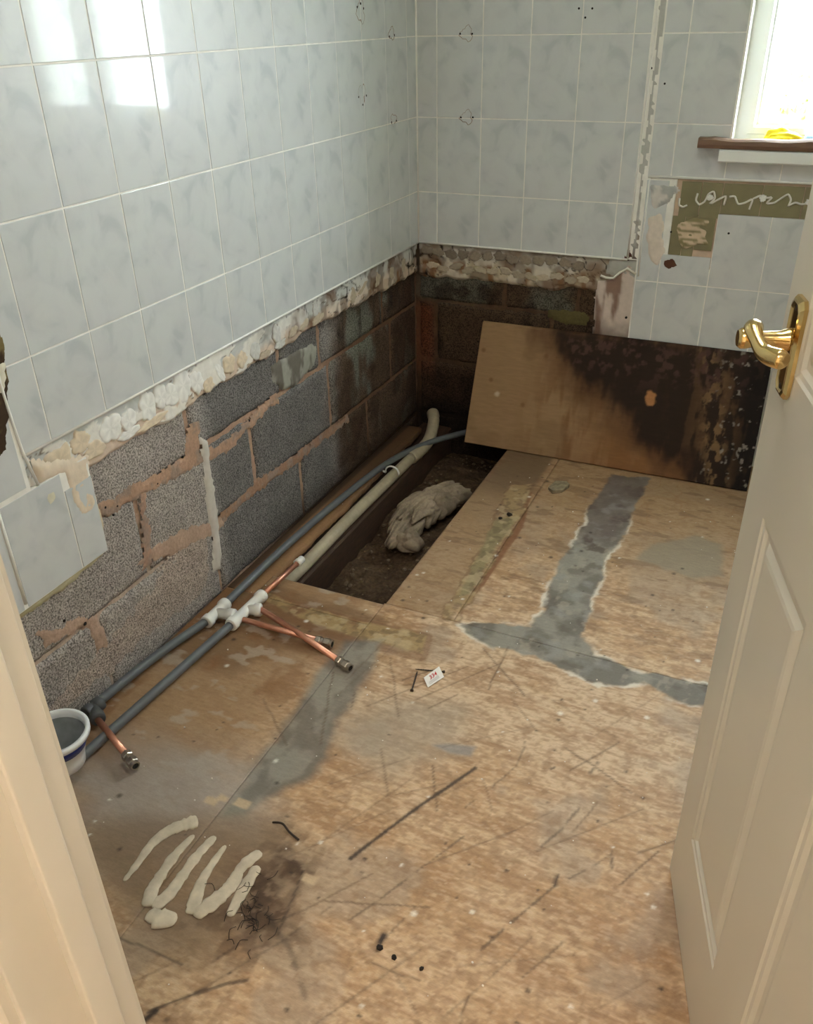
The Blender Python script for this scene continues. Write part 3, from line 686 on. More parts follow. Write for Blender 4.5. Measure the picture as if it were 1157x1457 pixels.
LINES = [([(675,1093),(640,1118),(600,1145),(555,1178),(498,1222)], .0040, .9),
         ([(748,1055),(735,1090),(700,1120),(660,1150)], .002, .45), ([(660,1190),(600,1235),(540,1280),(500,1308)], .002, .55),
         ([(825,1150),(800,1180),(770,1205)], .003, .55), ([(795,1245),(790,1258)], .004, .8), ([(790,1260),(755,1290),(720,1320),(686,1350)], .0025, .6),
         ([(872,1210),(872,1235)], .0035, .6), ([(870,1215),(840,1235),(810,1250)], .002, .45), ([(810,1330),(780,1360),(745,1390)], .0022, .45),
         ([(548,1330),(535,1352)], .006, .95), ([(590,1290),(540,1345),(500,1380)], .002, .4), ([(210,1440),(260,1420),(320,1400),(350,1395)], .003, .7),
         ([(205,1452),(222,1438)], .0055, .95), ([(172,1335),(210,1350),(260,1372)], .002, .6), ([(430,1240),(420,1270),(395,1330)], .0022, .55),
         ([(300,1370),(360,1330),(420,1300)], .002, .4), ([(850,1085),(840,1100)], .003, .6), ([(640,880),(700,1000)], .001, .15),
         ([(450,1457),(530,1400),(600,1350)], .002, .35), ([(620,1457),(700,1390),(760,1330)], .002, .3), ([(505,985),(500,1010)], .002, .4),
         ([(380,1300),(410,1350),(435,1420)], .005, .4), ([(250,1430),(400,1340),(470,1290)], .0022, .35), ([(560,1380),(600,1457)], .002, .3),
         ([(730,700),(760,690)], .002, .3), ([(560,640),(900,700)], .001, .1)]
RED = FX([(655,855),(700,790),(735,745),(750,700),(758,700),(745,750),(712,800),(668,862)])
def floor_colour(X, Y):
    c = np.ones(X.shape+(3,))*srgb(194,162,128)
    n1 = fbm(X, Y, 3.2, 5, 1); n2 = fbm(X*.8, Y*2.4, 9, 5, 2); n3 = fbm(X, Y, 30, 4, 3); n5 = fbm(X*.5, Y*3, 16, 5, 12)
    c = mixc(c, srgb(176,138,100), sst(.45,.60,n2)*.65)
    c = mixc(c, srgb(202,174,144), sst(.5,.65,n1)*.8)
    c = mixc(c, srgb(158,120,86), sst(.54,.66,n5)*.6)
    fl_ = fbm(X*1.2, Y*4.2, 62, 3, 77); c = mixc(c, srgb(150,116,86), sst(.55,.68,fl_)*.45); c = mixc(c, srgb(214,186,156), sst(.45,.32,fl_)*.4)
    fl2 = fbm(X*1.5, Y*2.6, 30, 4, 177); c = mixc(c, srgb(146,112,82), sst(.60,.68,fl2)*.5)
    c = mixc(c, srgb(156,140,124), sst(.56,.70,fbm(X,Y,6.5,4,78))*.45)
    c = mixc(c, srgb(140,108,80), sst(.60,.72,fbm(X,Y,60,3,79))*.4)
    # boards nearer the wall and the bath are darker and browner
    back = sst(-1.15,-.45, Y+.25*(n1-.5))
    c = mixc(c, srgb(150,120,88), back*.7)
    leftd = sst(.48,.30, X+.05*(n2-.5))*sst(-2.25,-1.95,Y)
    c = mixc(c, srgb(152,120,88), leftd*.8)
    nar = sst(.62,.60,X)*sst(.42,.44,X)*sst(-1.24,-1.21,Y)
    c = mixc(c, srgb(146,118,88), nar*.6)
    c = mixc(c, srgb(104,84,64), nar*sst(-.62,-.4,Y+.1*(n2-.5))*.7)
    wet = poly_sd(X, Y, WET1)+.05*(n2-.5)
    c = mixc(c, srgb(118,88,60), sst(.02,-.03,wet)*.7)
    c = mixc(c, srgb(132,92,58), sst(.52,.64,fbm(X*1.4,Y*1.0,8,4,81))*leftd*.7)
    c = mixc(c, srgb(176,160,142), sst(.62,.70,fbm(X*1.2,Y*2.0,13,4,82))*leftd*.6)
    c = mixc(c, srgb(112,84,60), sst(.60,.70,fbm(X*.8,Y*2.2,18,4,83))*sst(-1.5,-.9,Y)*.5)
    # contour rings of old damp in the far sheet
    ring = np.abs(((fbm(X,Y,5,3,61)*9) % 1)-.5)
    c = mixc(c, srgb(150,112,76), sst(.06,.0,ring)*sst(-.9,-.6,Y)*.5*sst(.6,.64,X))
    c = mixc(c, srgb(142,128,108), sst(.01,-.015, poly_sd(X,Y,PATCH4)+.02*(n3-.5))*.85)
    c = mixc(c, srgb(160,150,142), sst(.10,-.08, poly_sd(X,Y,HAZE)+.10*(n2-.5))*.80)
    c = mixc(c, srgb(158,144,128), sst(.08,-.05, poly_sd(X,Y,HAZE2)+.08*(n2-.5))*.6)
    c = mixc(c, srgb(132,130,130), sst(.006,-.006, poly_sd(X,Y,PATCH5))*.7)
    # tape and glue residue
    y1 = poly_sd(X, Y, YEL1)+.016*(n3-.5)+.012*(fbm(X,Y,12,3,66)-.5)
    c = mixc(c, srgb(120,82,54), sst(.024,.016,poly_sd(X,Y,[(a-.004,b-.012) for a,b in YEL1]))*.55)
    c = mixc(c, srgb(164,138,96), sst(.004,-.006,y1)*sst(.25,.5,fbm(X,Y,18,3,67))*.8)
    c = mixc(c, srgb(124,80,50), sst(.002,-.004,poly_sd(X,Y,RED)+.008*(n3-.5))*.8)
    y2 = poly_sd(X, Y, YEL2)+.030*(fbm(X,Y,24,3,5)-.5)
    c = mixc(c, srgb(110,74,48), sst(.006,.001,np.abs(y2))*.6)
    c = mixc(c, srgb(162,136,98), sst(.004,-.006,y2)*sst(.28,.5,fbm(X,Y,18,3,68))*.8)
    c = mixc(c, srgb(128,120,88), sst(.0,-.012,poly_sd(X,Y,YEL2G)+.02*(n3-.5))*.7)
    tz = sst(.01,-.01,np.minimum(y1,y2)); c = mixc(c, srgb(98,78,56), tz*sst(.50,.64,fbm(X,Y,60,4,84))*.5)
    c = mixc(c, srgb(190,168,132), tz*sst(.44,.36,fbm(X,Y,36,3,85))*.5)
    # grey levelling compound
    g1 = poly_sd(X, Y, GREY1)+.034*(fbm(X,Y,17,5,44)-.5)+.008*(fbm(X,Y,70,2,4)-.5)
    c = mixc(c, srgb(222,214,200), sst(.011,.002,np.abs(g1-.003)+.012*(fbm(X,Y,50,3,19)-.4))*sst(-.45,-.62,Y)*sst(.38,.62,fbm(X,Y,11,3,9))*.8)
    gc = np.ones(X.shape+(3,))*srgb(138,132,121)
    gc = mixc(gc, srgb(106,98,88), sst(.42,.58,fbm(X,Y,14,5,45))*.8)
    gc = mixc(gc, srgb(84,68,56), sst(.56,.68,fbm(X,Y,22,4,145))*(.35+.6*sst(-.95,-.6,Y)))
    gc = mixc(gc, srgb(160,150,134), sst(.58,.68,fbm(X*1.4,Y,30,4,146))*.5)
    gc = mixc(gc, srgb(104,90,84), sst(.03,-.03,poly_sd(X,Y,GREY1T)+.03*(n2-.5))*.75)
    gc = mixc(gc, srgb(142,140,134), sst(.55,.75,fbm(X,Y,24,4,46))*.5)
    m = sst(.005,-.006,g1)
    c = c*(1-m[...,None])+gc*m[...,None]
    g2 = poly_sd(X, Y, GREY2)+.03*(fbm(X,Y,18,4,47)-.5)
    gc = np.ones(X.shape+(3,))*srgb(136,132,122)
    gc = mixc(gc, srgb(100,93,86), sst(.42,.62,fbm(X*1.5,Y,12,4,48))*.8)
    gc = mixc(gc, srgb(126,132,122), sst(-1.9,-2.0,Y)*.6)
    m = sst(.012,-.02,g2)*.88
    c = c*(1-m[...,None])+gc*m[...,None]
    # dirt round the adhesive squiggle
    c = mixc(c, srgb(122,100,78), sst(.06,-.05,poly_sd(X,Y,DIRT1)+.09*(n2-.5))*.75)
    c = mixc(c, srgb(74,54,38), sst(.03,-.02,poly_sd(X,Y,DIRT2)+.16*(fbm(X,Y,20,4,7)-.5))*(.35+.6*sst(.42,.56,fbm(X,Y,70,3,27))))
    c = mixc(c, srgb(96,72,52), sst(.10,.0,poly_sd(X,Y,DIRT2)+.10*(n2-.5))*sst(.46,.6,fbm(X*1.3,Y,30,4,28))*.6)
    for q_, r_ in (((345,1143),.014),((318,1136),.009),((300,1140),.012),((440,1250),.012)):
        a_, b_ = Fp(*q_)[:2]; c = mixc(c, srgb(196,170,138), sst(.003,-.003,np.maximum(np.abs(X-a_)*.8,np.abs(Y-b_)*1.3)-r_+.01*(n3-.5))*.8)
    # scores and black marks
    wob = .006*(fbm(X,Y,20,2,8)-.5)
    for pts, w, a in LINES:
        d = line_d(X+wob, Y+wob, FX(pts))
        c = mixc(c, srgb(52,42,36), sst(w*1.6, w*.35, d+.003*(fbm(X,Y,60,2,88)-.5))*a*sst(.25,.5,fbm(X,Y,40,2,99)+.15*a))
    # long faint saw marks over the front sheet, running towards the door
    for s_ in range(46):
        a = rng.uniform(.45,1.25); b = rng.uniform(-2.4,-1.42); an = rng.normal(.95,.22) if s_ % 3 else rng.uniform(0,3.1); L = rng.uniform(.05,.28)
        d = seg_d(X+wob, Y+wob, (a,b), (a+L*math.cos(an), b+L*math.sin(an)))
        c = mixc(c, srgb(96,74,56), sst(.0035,.0005,d)*rng.uniform(.25,.7))
    for s_ in range(210):
        a = rng.uniform(.05,1.35); b = rng.uniform(-2.45,-.25); r = rng.choice([.0025,.003,.0045])*rng.uniform(.8,1.3)
        q = (np.abs(X-a) < .02) & (np.abs(Y-b) < .02)
        d = np.hypot(X[q]-a, Y[q]-b)
        cc = c[q]; colr = srgb(54,42,34) if s_ % 4 else srgb(232,226,214)
        c[q] = mixc(cc, colr, sst(r*1.6, r*.4, d)*.8)
    return c
floor = bpy.data.objects.new('floor', None); COL.objects.link(floor); floor['kind'] = 'structure'
_st = rng.bit_generator.state
def sheet(x0, x1, y0, y1, z=0.0, th=.018, res=.0042, name='plywood_sheet', warp=0.0, seed=0, flush=''):
    rng.bit_generator.state = _st
    nu = int((x1-x0)/res)+2; nv = int((y1-y0)/res)+2
    X, Y = np.meshgrid(np.linspace(x0,x1,nu), np.linspace(y0,y1,nv), indexing='ij')
    e = np.minimum(np.minimum(X-x0+(9 if flush == 'L' else 0), x1-X+(9 if flush == 'R' else 0)), np.minimum(Y-y0+(9 if flush == 'B' else 0), y1-Y+(9 if flush == 'L' else 0)))
    Z = z + .0010*(fbm(X,Y,6,3,seed)-.5) - .0012*(1-sst(0,.005,e)) + warp
    c = floor_colour(X, Y)
    o = link(name, grid_mesh(name, np.stack([X,Y,Z],-1), c, (0,0,-th)), M['attr_ply'], floor, smooth=True)
    return o
sheet(.4300, 1.40, -2.66, -1.2250, seed=3, flush='L')
sheet(-.016, .4300, -2.66, -1.3285, seed=4, flush='R')
sheet(.075, .429, -1.327, -1.229, seed=5, z=-.001, name='floor_board')
sheet(.434, .6305, -1.2225, .018, seed=6, z=.0005, name='floor_board')
sheet(.6320, 1.40, -1.2240, .018, seed=7, flush='B')
boxes_obj('plywood_sheet', [(1.402,-2.66,-.018,RX,.02,0)], M['strip_wood'], floor)
# edge board on the joist beside the wall
def edge_board():
    nu, nv = 22, 200
    X0 = -.016; s, t = np.meshgrid(np.linspace(0,1,nu), np.linspace(0,1,nv), indexing='ij')
    Y = -1.327+t*(1.327-.12); w = .090-.014*sst(-.8,-.3,Y)+.010*(fbm(Y,Y*0,30,2,4)-.5)
    X = X0+s*w; Z = -.002-.006*t-.006*sst(.8,1,s)*(fbm(X,Y,40,2,4))
    c = np.ones(X.shape+(3,))*srgb(148,112,78)
    c = mixc(c, srgb(70,50,36), sst(-1.0,-.5,Y+.2*(fbm(X,Y,12,3,4)-.5))*.8)
    c = mixc(c, srgb(50,38,30), sst(.012,.0,X)*.8)
    return link('edge_board', grid_mesh('edge_board', np.stack([X,Y,Z],-1), c, (0,0,-.02)), M['attr_ply'], floor)
edge_board()
def wobbly_beam(name, x0,x1,y0,y1,z0,z1, parent, m, n=60):
    b = MB(); ys = np.linspace(y0,y1,n); 
    prof = [(x0,z0),(x1,z0),(x1,z1-.006),(x1-.006,z1),(x0+.006,z1),(x0,z1-.006)]
    for i, y in enumerate(ys):
        for (x,z) in prof:
            q = .004*(vn(np.array(y*14+x*50), np.array(z*40.), 5)-.5); b.v.append((x+float(q), y, z+float(q)))
    N = len(prof)
    for i in range(n-1):
        for k_ in range(N):
            a = i*N+k_; a2 = i*N+(k_+1) % N; b.f.append((a, a+N, a2+N, a2))
    b.f.append(tuple(range(N))); b.f.append(tuple((n-1)*N+k_ for k_ in range(N))[::-1])
    return b.obj(name, m, parent)
wobbly_beam('joist', .0,.128,-1.33,.015,-.175,-.052, floor, M['dark_wood'])
wobbly_beam('joist', .450,.500,-1.33,.015,-.175,-.022, floor, M['dark_wood'])
boxes_obj('nogging', [(.07,-1.30,-.175,.45,-1.262,-.024)], M['dark_wood'], floor)
# pit ground
def pit():
    nu, nv = 100, 230
    X, Y = np.meshgrid(np.linspace(.0,.62,nu), np.linspace(-1.42,.03,nv), indexing='ij')
    Z = -.155+.028*(fbm(X,Y,7,4,3)-.5)*2+.012*(fbm(X,Y,35,3,4)-.5)+.022*sst(-1.15,-1.3,Y)*(fbm(X,Y,22,3,14))
    return link('pit_ground', grid_mesh('pit_ground', np.stack([X,Y,Z],-1)), M['dirt'], floor, smooth=True)
pit()
def rock(b, c, r, seed):
    n0 = len(b.v); ph = [(0,0)]
    rows = 4; segs = 6
    rr = lambda: r*random.uniform(.7,1.15)
    b.v.append((c[0],c[1],c[2]+rr()*.7))
    for i in range(1, rows):
        for k_ in range(segs):
            a = math.pi*i/rows; w = 2*math.pi*(k_+.5*(i % 2))/segs; q = rr()
            b.v.append((c[0]+q*math.sin(a)*math.cos(w), c[1]+q*math.sin(a)*math.sin(w), c[2]+q*.7*math.cos(a)))
    b.v.append((c[0],c[1],c[2]-rr()*.7)); last = len(b.v)-1
    for k_ in range(segs):
        k2 = (k_+1) % segs
        b.f.append((n0, n0+1+k_, n0+1+k2)); b.f.append((last, last-segs+k2, last-segs+k_))
        for i in range(rows-2):
            a = n0+1+i*segs; b.f.append((a+k_, a+segs+k_, a+segs+k2, a+k2))
b = MB()
for i in range(520):
    near = random.random() < .6
    x = random.uniform(.14,.44); y = random.uniform(-1.25,-1.08) if near else random.uniform(-1.2,-.03)
    rock(b, (x, y, -.150+random.uniform(0,.012)), random.choice([.004,.006,.009,.013]) if near else random.choice([.003,.005,.008]), i)
o = b.obj('rubble', M['rubble'], None, kind='stuff', label='loose crumbs of mortar and grit on the ground inside the floor opening', cat='rubble')
b = MB()
for i in range(150):
    p = (random.uniform(.05,1.3), random.uniform(-2.45,-.25))
    if .07 < p[0] < .44 and p[1] > -1.24: continue
    rock(b, (p[0], p[1], .0015), random.choice([.0012,.0016,.0024]), i)
b.obj('grit', M['filler'], None, kind='stuff', label='tiny pale crumbs of plaster scattered over the plywood floor', cat='debris')

# ================================================================== things
# ---- leaning ply panel
pl = Bp(690,458)[0]; TLp = np.array([.262,-.016,.405]); BLp = np.array([.268,-.203,.004]); TRp = np.array([1.262,-.016,.405]); BRp = np.array([1.268,-.203,.004])
nu, nv = 300, 130
s, t = np.meshgrid(np.linspace(0,1,nu), np.linspace(0,1,nv), indexing='ij')
P = (BLp*(1-s)[...,None]+BRp*s[...,None])*(1-t)[...,None] + (TLp*(1-s)[...,None]+TRp*s[...,None])*t[...,None]
def to_st(px, py):
    nrm = np.cross(BRp-BLp, TLp-BLp); d = ray(px,py); q = CP+d*(((BLp-CP)@nrm)/(d@nrm))-BLp
    u = BRp-BLp; v_ = TLp-BLp; return (q@u/(u@u), q@v_/(v_@v_)*.45)
A, B = s, t*.45
n1 = fbm(A,B,10,4,1); n2 = fbm(A*2.2,B*.5,14,4,2); n3 = fbm(A,B,45,4,3)
c = np.ones(A.shape+(3,))*srgb(150,120,88)
c = mixc(c, srgb(112,78,48), sst(.42,.66,n2)*.75*sst(.12,.4,A))
c = mixc(c, srgb(124,98,70), sst(.5,.7,n1)*.5)
c = mixc(c, srgb(130,88,52), sst(.3,.6,A)*sst(.30,.05,B)*.7)
dk = [to_st(*p) for p in [(780,462),(792,480),(800,505),(822,535),(850,562),(880,580),(905,598),(925,628),(945,650),(965,652),(975,690),(988,705),(1100,730),(1120,480),(900,470)]]
sd = poly_sd(A, B, dk)+.13*(fbm(A*1.4,B*.9,9,5,7)-.5)
c = mixc(c, srgb(86,56,34), sst(.11,-.01,sd+.08*(n2-.5))*.8)
c = mixc(c, srgb(34,24,18), sst(.030,-.040,sd+.05*(fbm(A*3,B*.7,16,4,57)-.5)+.02*(n3-.5))*.93)
c = mixc(c, srgb(96,70,46), sst(-.02,-.06,sd)*sst(.50,.64,n2+.3*(n3-.5))*sst(.66,.85,A)*.7)
c = mixc(c, srgb(128,100,68), sst(.07,.0,np.abs(A-(.86-.25*(B-.2)))+.05*(n1-.5))*sst(.50,.6,fbm(A*2.2,B*1.2,26,5,17))*.85)
c = mixc(c, srgb(86,60,52), sst(-.02,-.04,sd)*sst(.50,.66,n3)*sst(.25,.4,B)*.7)
c = mixc(c, srgb(18,13,10), sst(.88,.97,A+.04*(n1-.5))*.8)
c = mixc(c, srgb(150,142,130), sst(.72,.80,fbm(A,B,60,3,35))*sst(.8,.9,A)*.7)
chip = to_st(928,562); dd = np.hypot((A-chip[0]), (B-chip[1])*.7)+.02*(n3-.5)
c = mixc(c, srgb(176,124,78), sst(.022,.014,dd))
for q in [(700,540),(780,505),(745,575),(690,498)]:
    w_ = to_st(*q); c = mixc(c, srgb(110,78,52), sst(.012,.004,np.hypot(A-w_[0],B-w_[1]))*.6)
w_ = to_st(708,560); c = mixc(c, srgb(206,190,170), sst(.014,.004,np.hypot(A-w_[0],B-w_[1])+.01*(n3-.5))*.7)
P = P + np.array([0,-.9,.42])*(-.0015*(sst(0,.006,.014-dd*1.0)))[...,None]
panel = link('plywood_panel', grid_mesh('plywood_panel', P, c, (0,.0105,.0045)), M['attr_panel'], None,
     label='mould-blackened plywood panel leaning on its long edge against the far wall', cat='panel')
panel_back = None

# ---- pipes
pipes = 'plastic water pipes along the left wall'
def bez(pts, n=10):
    pts = [np.asarray(p, float) for p in pts]; out = []
    for i in range(len(pts)-1):
        p0 = pts[max(i-1,0)]; p1 = pts[i]; p2 = pts[i+1]; p3 = pts[min(i+2,len(pts)-1)]
        for k_ in range(n):
            t_ = k_/n
            out.append(.5*((2*p1)+(-p0+p2)*t_+(2*p0-5*p1+4*p2-p3)*t_*t_+(-p0+3*p1-3*p2+p3)*t_**3))
    out.append(pts[-1]); return out
def tee(parent, a, b, c_, m, r=.0180, name='tee_fitting'):
    """push-fit tee between points a and b with branch to c_ ; collars at each mouth"""
    a = np.array(a); b = np.array(b); c_ = np.array(c_); mid = (a+b)/2; mb = MB()
    d = (b-a)/np.linalg.norm(b-a); L = np.linalg.norm(b-a)
    mb.lathe(a, d, [(0,.0125),(0,r*.95),(.003,r),(.018,r),(.020,r*.82),(L-.020,r*.82),(L-.018,r),(L-.003,r),(L,r*.95),(L,.0125)], 22)
    e = c_-mid; Lc = np.linalg.norm(e); e /= Lc
    mb.lathe(mid, e, [(0,r*.8),(Lc-.020,r*.8),(Lc-.018,r),(Lc-.003,r),(Lc,r*.95),(Lc,.009)], 22)
    return mb.obj(name, m, parent, smooth=False)
def comp_fitting(parent, p, d, m=None):
    """compression coupling: hex nut, body, hex nut and open bore"""
    m = m or M['nickel']; d = np.array(d, float); d /= np.linalg.norm(d); p = np.array(p, float)
    mb = MB(); mb.lathe(p, d, [(0,.008),(0,.0118),(.002,.0128),(.011,.0128),(.013,.0115)], 6)
    mb.lathe(p, d, [(.012,.0098),(.024,.0098)], 18)
    mb.lathe(p, d, [(.022,.0108),(.024,.0130),(.036,.0130),(.038,.0115)], 6)
    mb.lathe(p, d, [(.037,.0104),(.046,.0104),(.046,.0074),(.040,.0074)], 18)
    o = mb.obj('compression_fitting', m, parent)
    MB().lathe(p, d, [(.0405,.0074),(.0455,.0074)], 16).obj('bore', M['dark'], o)
    return o
def setsmooth(o):
    o.data.polygons.foreach_set('use_smooth', [len(p.vertices) == 4 for p in o.data.polygons]); return o
# run nearest the wall
z = .022
T1a, T1b = Fp(293,886,z), Fp(322,858,z); T1c = Fp(334,876,z)
runA = thing('water_pipe_run', (float(T1a[0]), float(T1a[1]), 0), 'grey plastic water pipe nearest the block wall, with white tee, curving into the far corner', 'pipe', pipes)
def part(o, root): put(o, root); return o
E1 = Fp(134,1000,.024)+np.array([.007,0,0])
part(MB().tube(bez([E1, Fp(220,935,z), T1a+(T1b-T1a)*.2]), .0112, 16).obj('grey_pipe', M['grey_pipe'], smooth=True), runA)
part(MB().tube(bez([T1a+(T1b-T1a)*.8, Fp(400,783,.022), Fp(480,714,.012), Fp(550,660,-.004), Fp(605,632,-.012), Fp(668,614,-.02), Fp(712,607,-.03)]), .0112, 16).obj('grey_pipe', M['grey_pipe'], smooth=True), runA)
part(setsmooth(tee(None, T1a, T1b, T1c, M['white_plastic'])), runA)
ce = Fp(452,911,.016); cs = Fp(330,877,.020)
part(MB().tube([cs, (cs+ce)/2, ce], .0076, 14).obj('copper_pipe', M['copper'], smooth=True), runA)
dd_ = ce-cs
part(comp_fitting(None, ce-dd_/np.linalg.norm(dd_)*.004, dd_), runA)
# elbow / tee with copper tail
Ea = Fp(142,998,.026)+np.array([.004,0,0]); Eb = Fp(122,1016,.026); Ec = Fp(140,1024,.026)
part(setsmooth(tee(None, Ea, Eb, Ec, M['grey_dark'], r=.0175, name='elbow_fitting')), runA)
c0_ = Fp(136,1020,.026); c1_ = Fp(180,1074,.020)
part(MB().tube([c0_, c1_], .0076, 14).obj('copper_tail', M['copper'], smooth=True), runA)
part(comp_fitting(None, c1_-(c1_-c0_)/np.linalg.norm(c1_-c0_)*.004, c1_-c0_), runA)
# second run
T2a, T2b = Fp(328,890,z), Fp(374,846,z); T2c = Fp(372,868,z)
runB = thing('water_pipe_run', (float(T2a[0]), float(T2a[1]), 0), 'grey water pipe further out on the plywood, with white tee and capped copper stub', 'pipe', pipes)
part(MB().tube(bez([Fp(60,1125,.014), Fp(115,1078,.014), Fp(220,985,.018), T2a+(T2b-T2a)*.2]), .0112, 16).obj('grey_pipe', M['grey_pipe'], smooth=True), runB)
part(setsmooth(tee(None, T2a, T2b, T2c, M['white_plastic'])), runB)
s0 = T2b; s1 = Fp(426,799,.034)
part(MB().tube([s0-(s1-s0)*.1, s1], .0076, 14).obj('copper_stub', M['copper'], smooth=True), runB)
dv = (s1-s0)/np.linalg.norm(s1-s0)
part(setsmooth(MB().lathe(s1-dv*.012, dv, [(0,.009),(0,.0125),(.010,.0125),(.013,.0112),(.026,.0112),(.029,.008)], 18).obj('stop_end', M['white_plastic'])), runB)
b0_ = T2c; b1_ = Fp(482,940,.014)
part(MB().tube([b0_-(b1_-b0_)*.08, (b0_+b1_)/2+np.array([0,0,.004]), b1_], .0078, 14).obj('copper_pipe', M['copper'], smooth=True), runB)
part(comp_fitting(None, b1_-(b1_-b0_)/np.linalg.norm(b1_-b0_)*.004, b1_-b0_), runB)
# ---- waste pipe
wz = -.030
w0 = Fp(400,832,wz); w1 = Fp(585,652,wz)
wp = thing('waste_pipe', (float(w0[0]), float(w0[1]), -.06), 'dirty white waste pipe lying in the floor opening with bent end by the corner', 'pipe')
part(MB().tube(bez([Fp(385,845,wz), Fp(425,812,wz), Fp(500,735,wz), w1]), .0195, 22).obj('pipe_barrel', M['waste'], smooth=True), wp)
part(MB().tube(bez([w1, Fp(603,636,wz+.004), Fp(612,622,wz+.018), Fp(617,600,wz+.045), Fp(616,588,wz+.055)]), [.0235]*6+[.0225]*29+[.024]*6, 22).obj('bent_end', M['waste'], smooth=True), wp)
# clip: white plastic talon round the pipe
cl = thing('pipe_clip', tuple(map(float, Fp(560,670,-.01))), 'small white plastic clip where grey pipe crosses the waste pipe', 'clip')
pc = np.array(Fp(558,668,-.004)); along = (np.array(w1)-np.array(w0)); along /= np.linalg.norm(along); side = np.cross(along, (0,0,1.))
arc = [pc + side*(.026*math.cos(a)) + np.array([0,0,1])*(.024*math.sin(a)-.012) for a in np.linspace(-.2, math.pi+.2, 14)]
part(MB().tube(arc, .0042, 8, flat=.7).obj('clip_band', M['white_plastic'], smooth=True), cl)
part(MB().tube([arc[-1], arc[-1]-side*.012+np.array([0,0,.004]), arc[-1]-side*.016+np.array([0,0,.016])], .004, 8).obj('clip_tail', M['white_plastic'], smooth=True), cl)
# ---- rag
def rag():
    import bmesh
    me = bpy.data.meshes.new('crumpled_rag'); bm = bmesh.new()
    bmesh.ops.create_icosphere(bm, subdivisions=6, radius=1)
    V = np.array([v.co[:] for v in bm.verts])
    a, bq, cq = Fp(560,770,-.11), Fp(600,715,-.10), Fp(655,700,-.09)
    ctr = (a+cq)/2; u = (cq-a); L = np.linalg.norm(u); u /= L; w = np.cross((0,0,1), u); w /= np.linalg.norm(w)
    th = np.arctan2(V[:,1], V[:,0]); r = 1+.18*(fbm(V[:,0]*1.3+4,V[:,1]*1.3+V[:,2],1.6,3,5)-.5)*2
    rad = np.hypot(V[:,0]-.25, V[:,1]+.2); th2 = np.arctan2(V[:,1]+.2, V[:,0]-.25)
    n_a = fbm(V[:,0]*.9+3, V[:,1]*.9+V[:,2]*.7, 1.5, 2, 12)
    fold = 1-np.abs(np.sin(3.5*th2+5.5*n_a))
    fold2 = 1-np.abs(np.sin(6.0*th2+9*n_a+2.0))
    fold3 = 1-np.abs(np.sin(4.2*V[:,0]+6*fbm(V[:,0]*1.1+9,V[:,1]*1.1,1.7,2,32)+3*V[:,1]))
    r = r*(1.10-.34*fold**4*sst(.1,.45,rad)-.16*fold2**4*sst(.2,.6,rad)-.18*fold3**5)
    X = V[:,0]*r*L*.53; Y = V[:,1]*r*.066+.032*(1-(X/(L*.5))**2); Z = np.maximum(V[:,2]*r*.066, -.02)
    Pn = ctr[None]+X[:,None]*u+Y[:,None]*w+Z[:,None]*np.array([0,0,1.])
    for v, p in zip(bm.verts, Pn): v.co = p
    n0 = len(bm.verts)
    r2 = bmesh.ops.create_icosphere(bm, subdivisions=5, radius=1)
    ctr2 = Fp(582,772,-.105)
    for v in r2['verts']:
        q = np.array(v.co[:]); sw = math.atan2(q[1],q[0]); rad = math.hypot(q[0],q[1])
        g = 1.05-.20*(1-abs(math.sin(rad*5+sw*1.0+q[2])))**2+.06*math.sin(5*sw+q[2]*3)
        v.co = tuple(ctr2+np.array([q[0]*.048*g, q[1]*.036*g, max(q[2]*.040*g,-.02)]))
    for f in bm.faces: f.smooth = True
    bm.to_mesh(me); bm.free()
    o = link('crumpled_rag', me, M['rag'], None, label='crumpled dirty grey-beige rag on the ground inside the floor opening', cat='rag')
    ss = o.modifiers.new('soft', 'SMOOTH'); ss.iterations = 1
rag()
# ---- tub
tub = thing('plastic_tub', (.078,-2.055,.036), 'white plastic tub with navy band standing by the left wall, half hidden by door frame', 'tub')
tb = (.078,-2.048,0.042); R1, R0, HT = .067, .044, .090
prof = [(0,R0)]+[(HT*q, R0+(R1-.004-R0)*q) for q in (.3,.5,.6)]
mb = MB(); seg = 40
outer = [(0,R0),(HT*.2,R0+.002),(HT*.9,R1-.004),(HT-.012,R1-.003),(HT-.012,R1+.002),(HT-.002,R1+.0025),(HT,R1),(HT,R1-.006),(HT-.012,R1-.008),(.012,R0-.004),(.012,.001)]
part(setsmooth(mb.lathe(tb, (0,0,1), outer, seg).obj('tub_body', M['tub_white'])), tub)
part(setsmooth(MB().lathe(tb, (0,0,1), [(.020,.001),(.020,R0-.003),(HT-.016,R1-.0088),(HT-.015,R1-.0100),(.024,R0-.006),(.022,.001)], seg).obj('dried_lining', M['tub_in'])), tub)
def band(z0, z1, m, name):
    mb = MB(); r = lambda z_: R0+.002+(R1-.004-R0-.002)*((z_-HT*.2)/(HT*.7))+.0006
    mb.lathe(tb, (0,0,1), [(z0,r(z0)-.001),(z0,r(z0)),(z1,r(z1)),(z1,r(z1)-.001)], seg, caps=False); return part(setsmooth(mb.obj(name, m)), tub)
band(HT*.55, HT*.86, M['tub_blue'], 'navy_band')
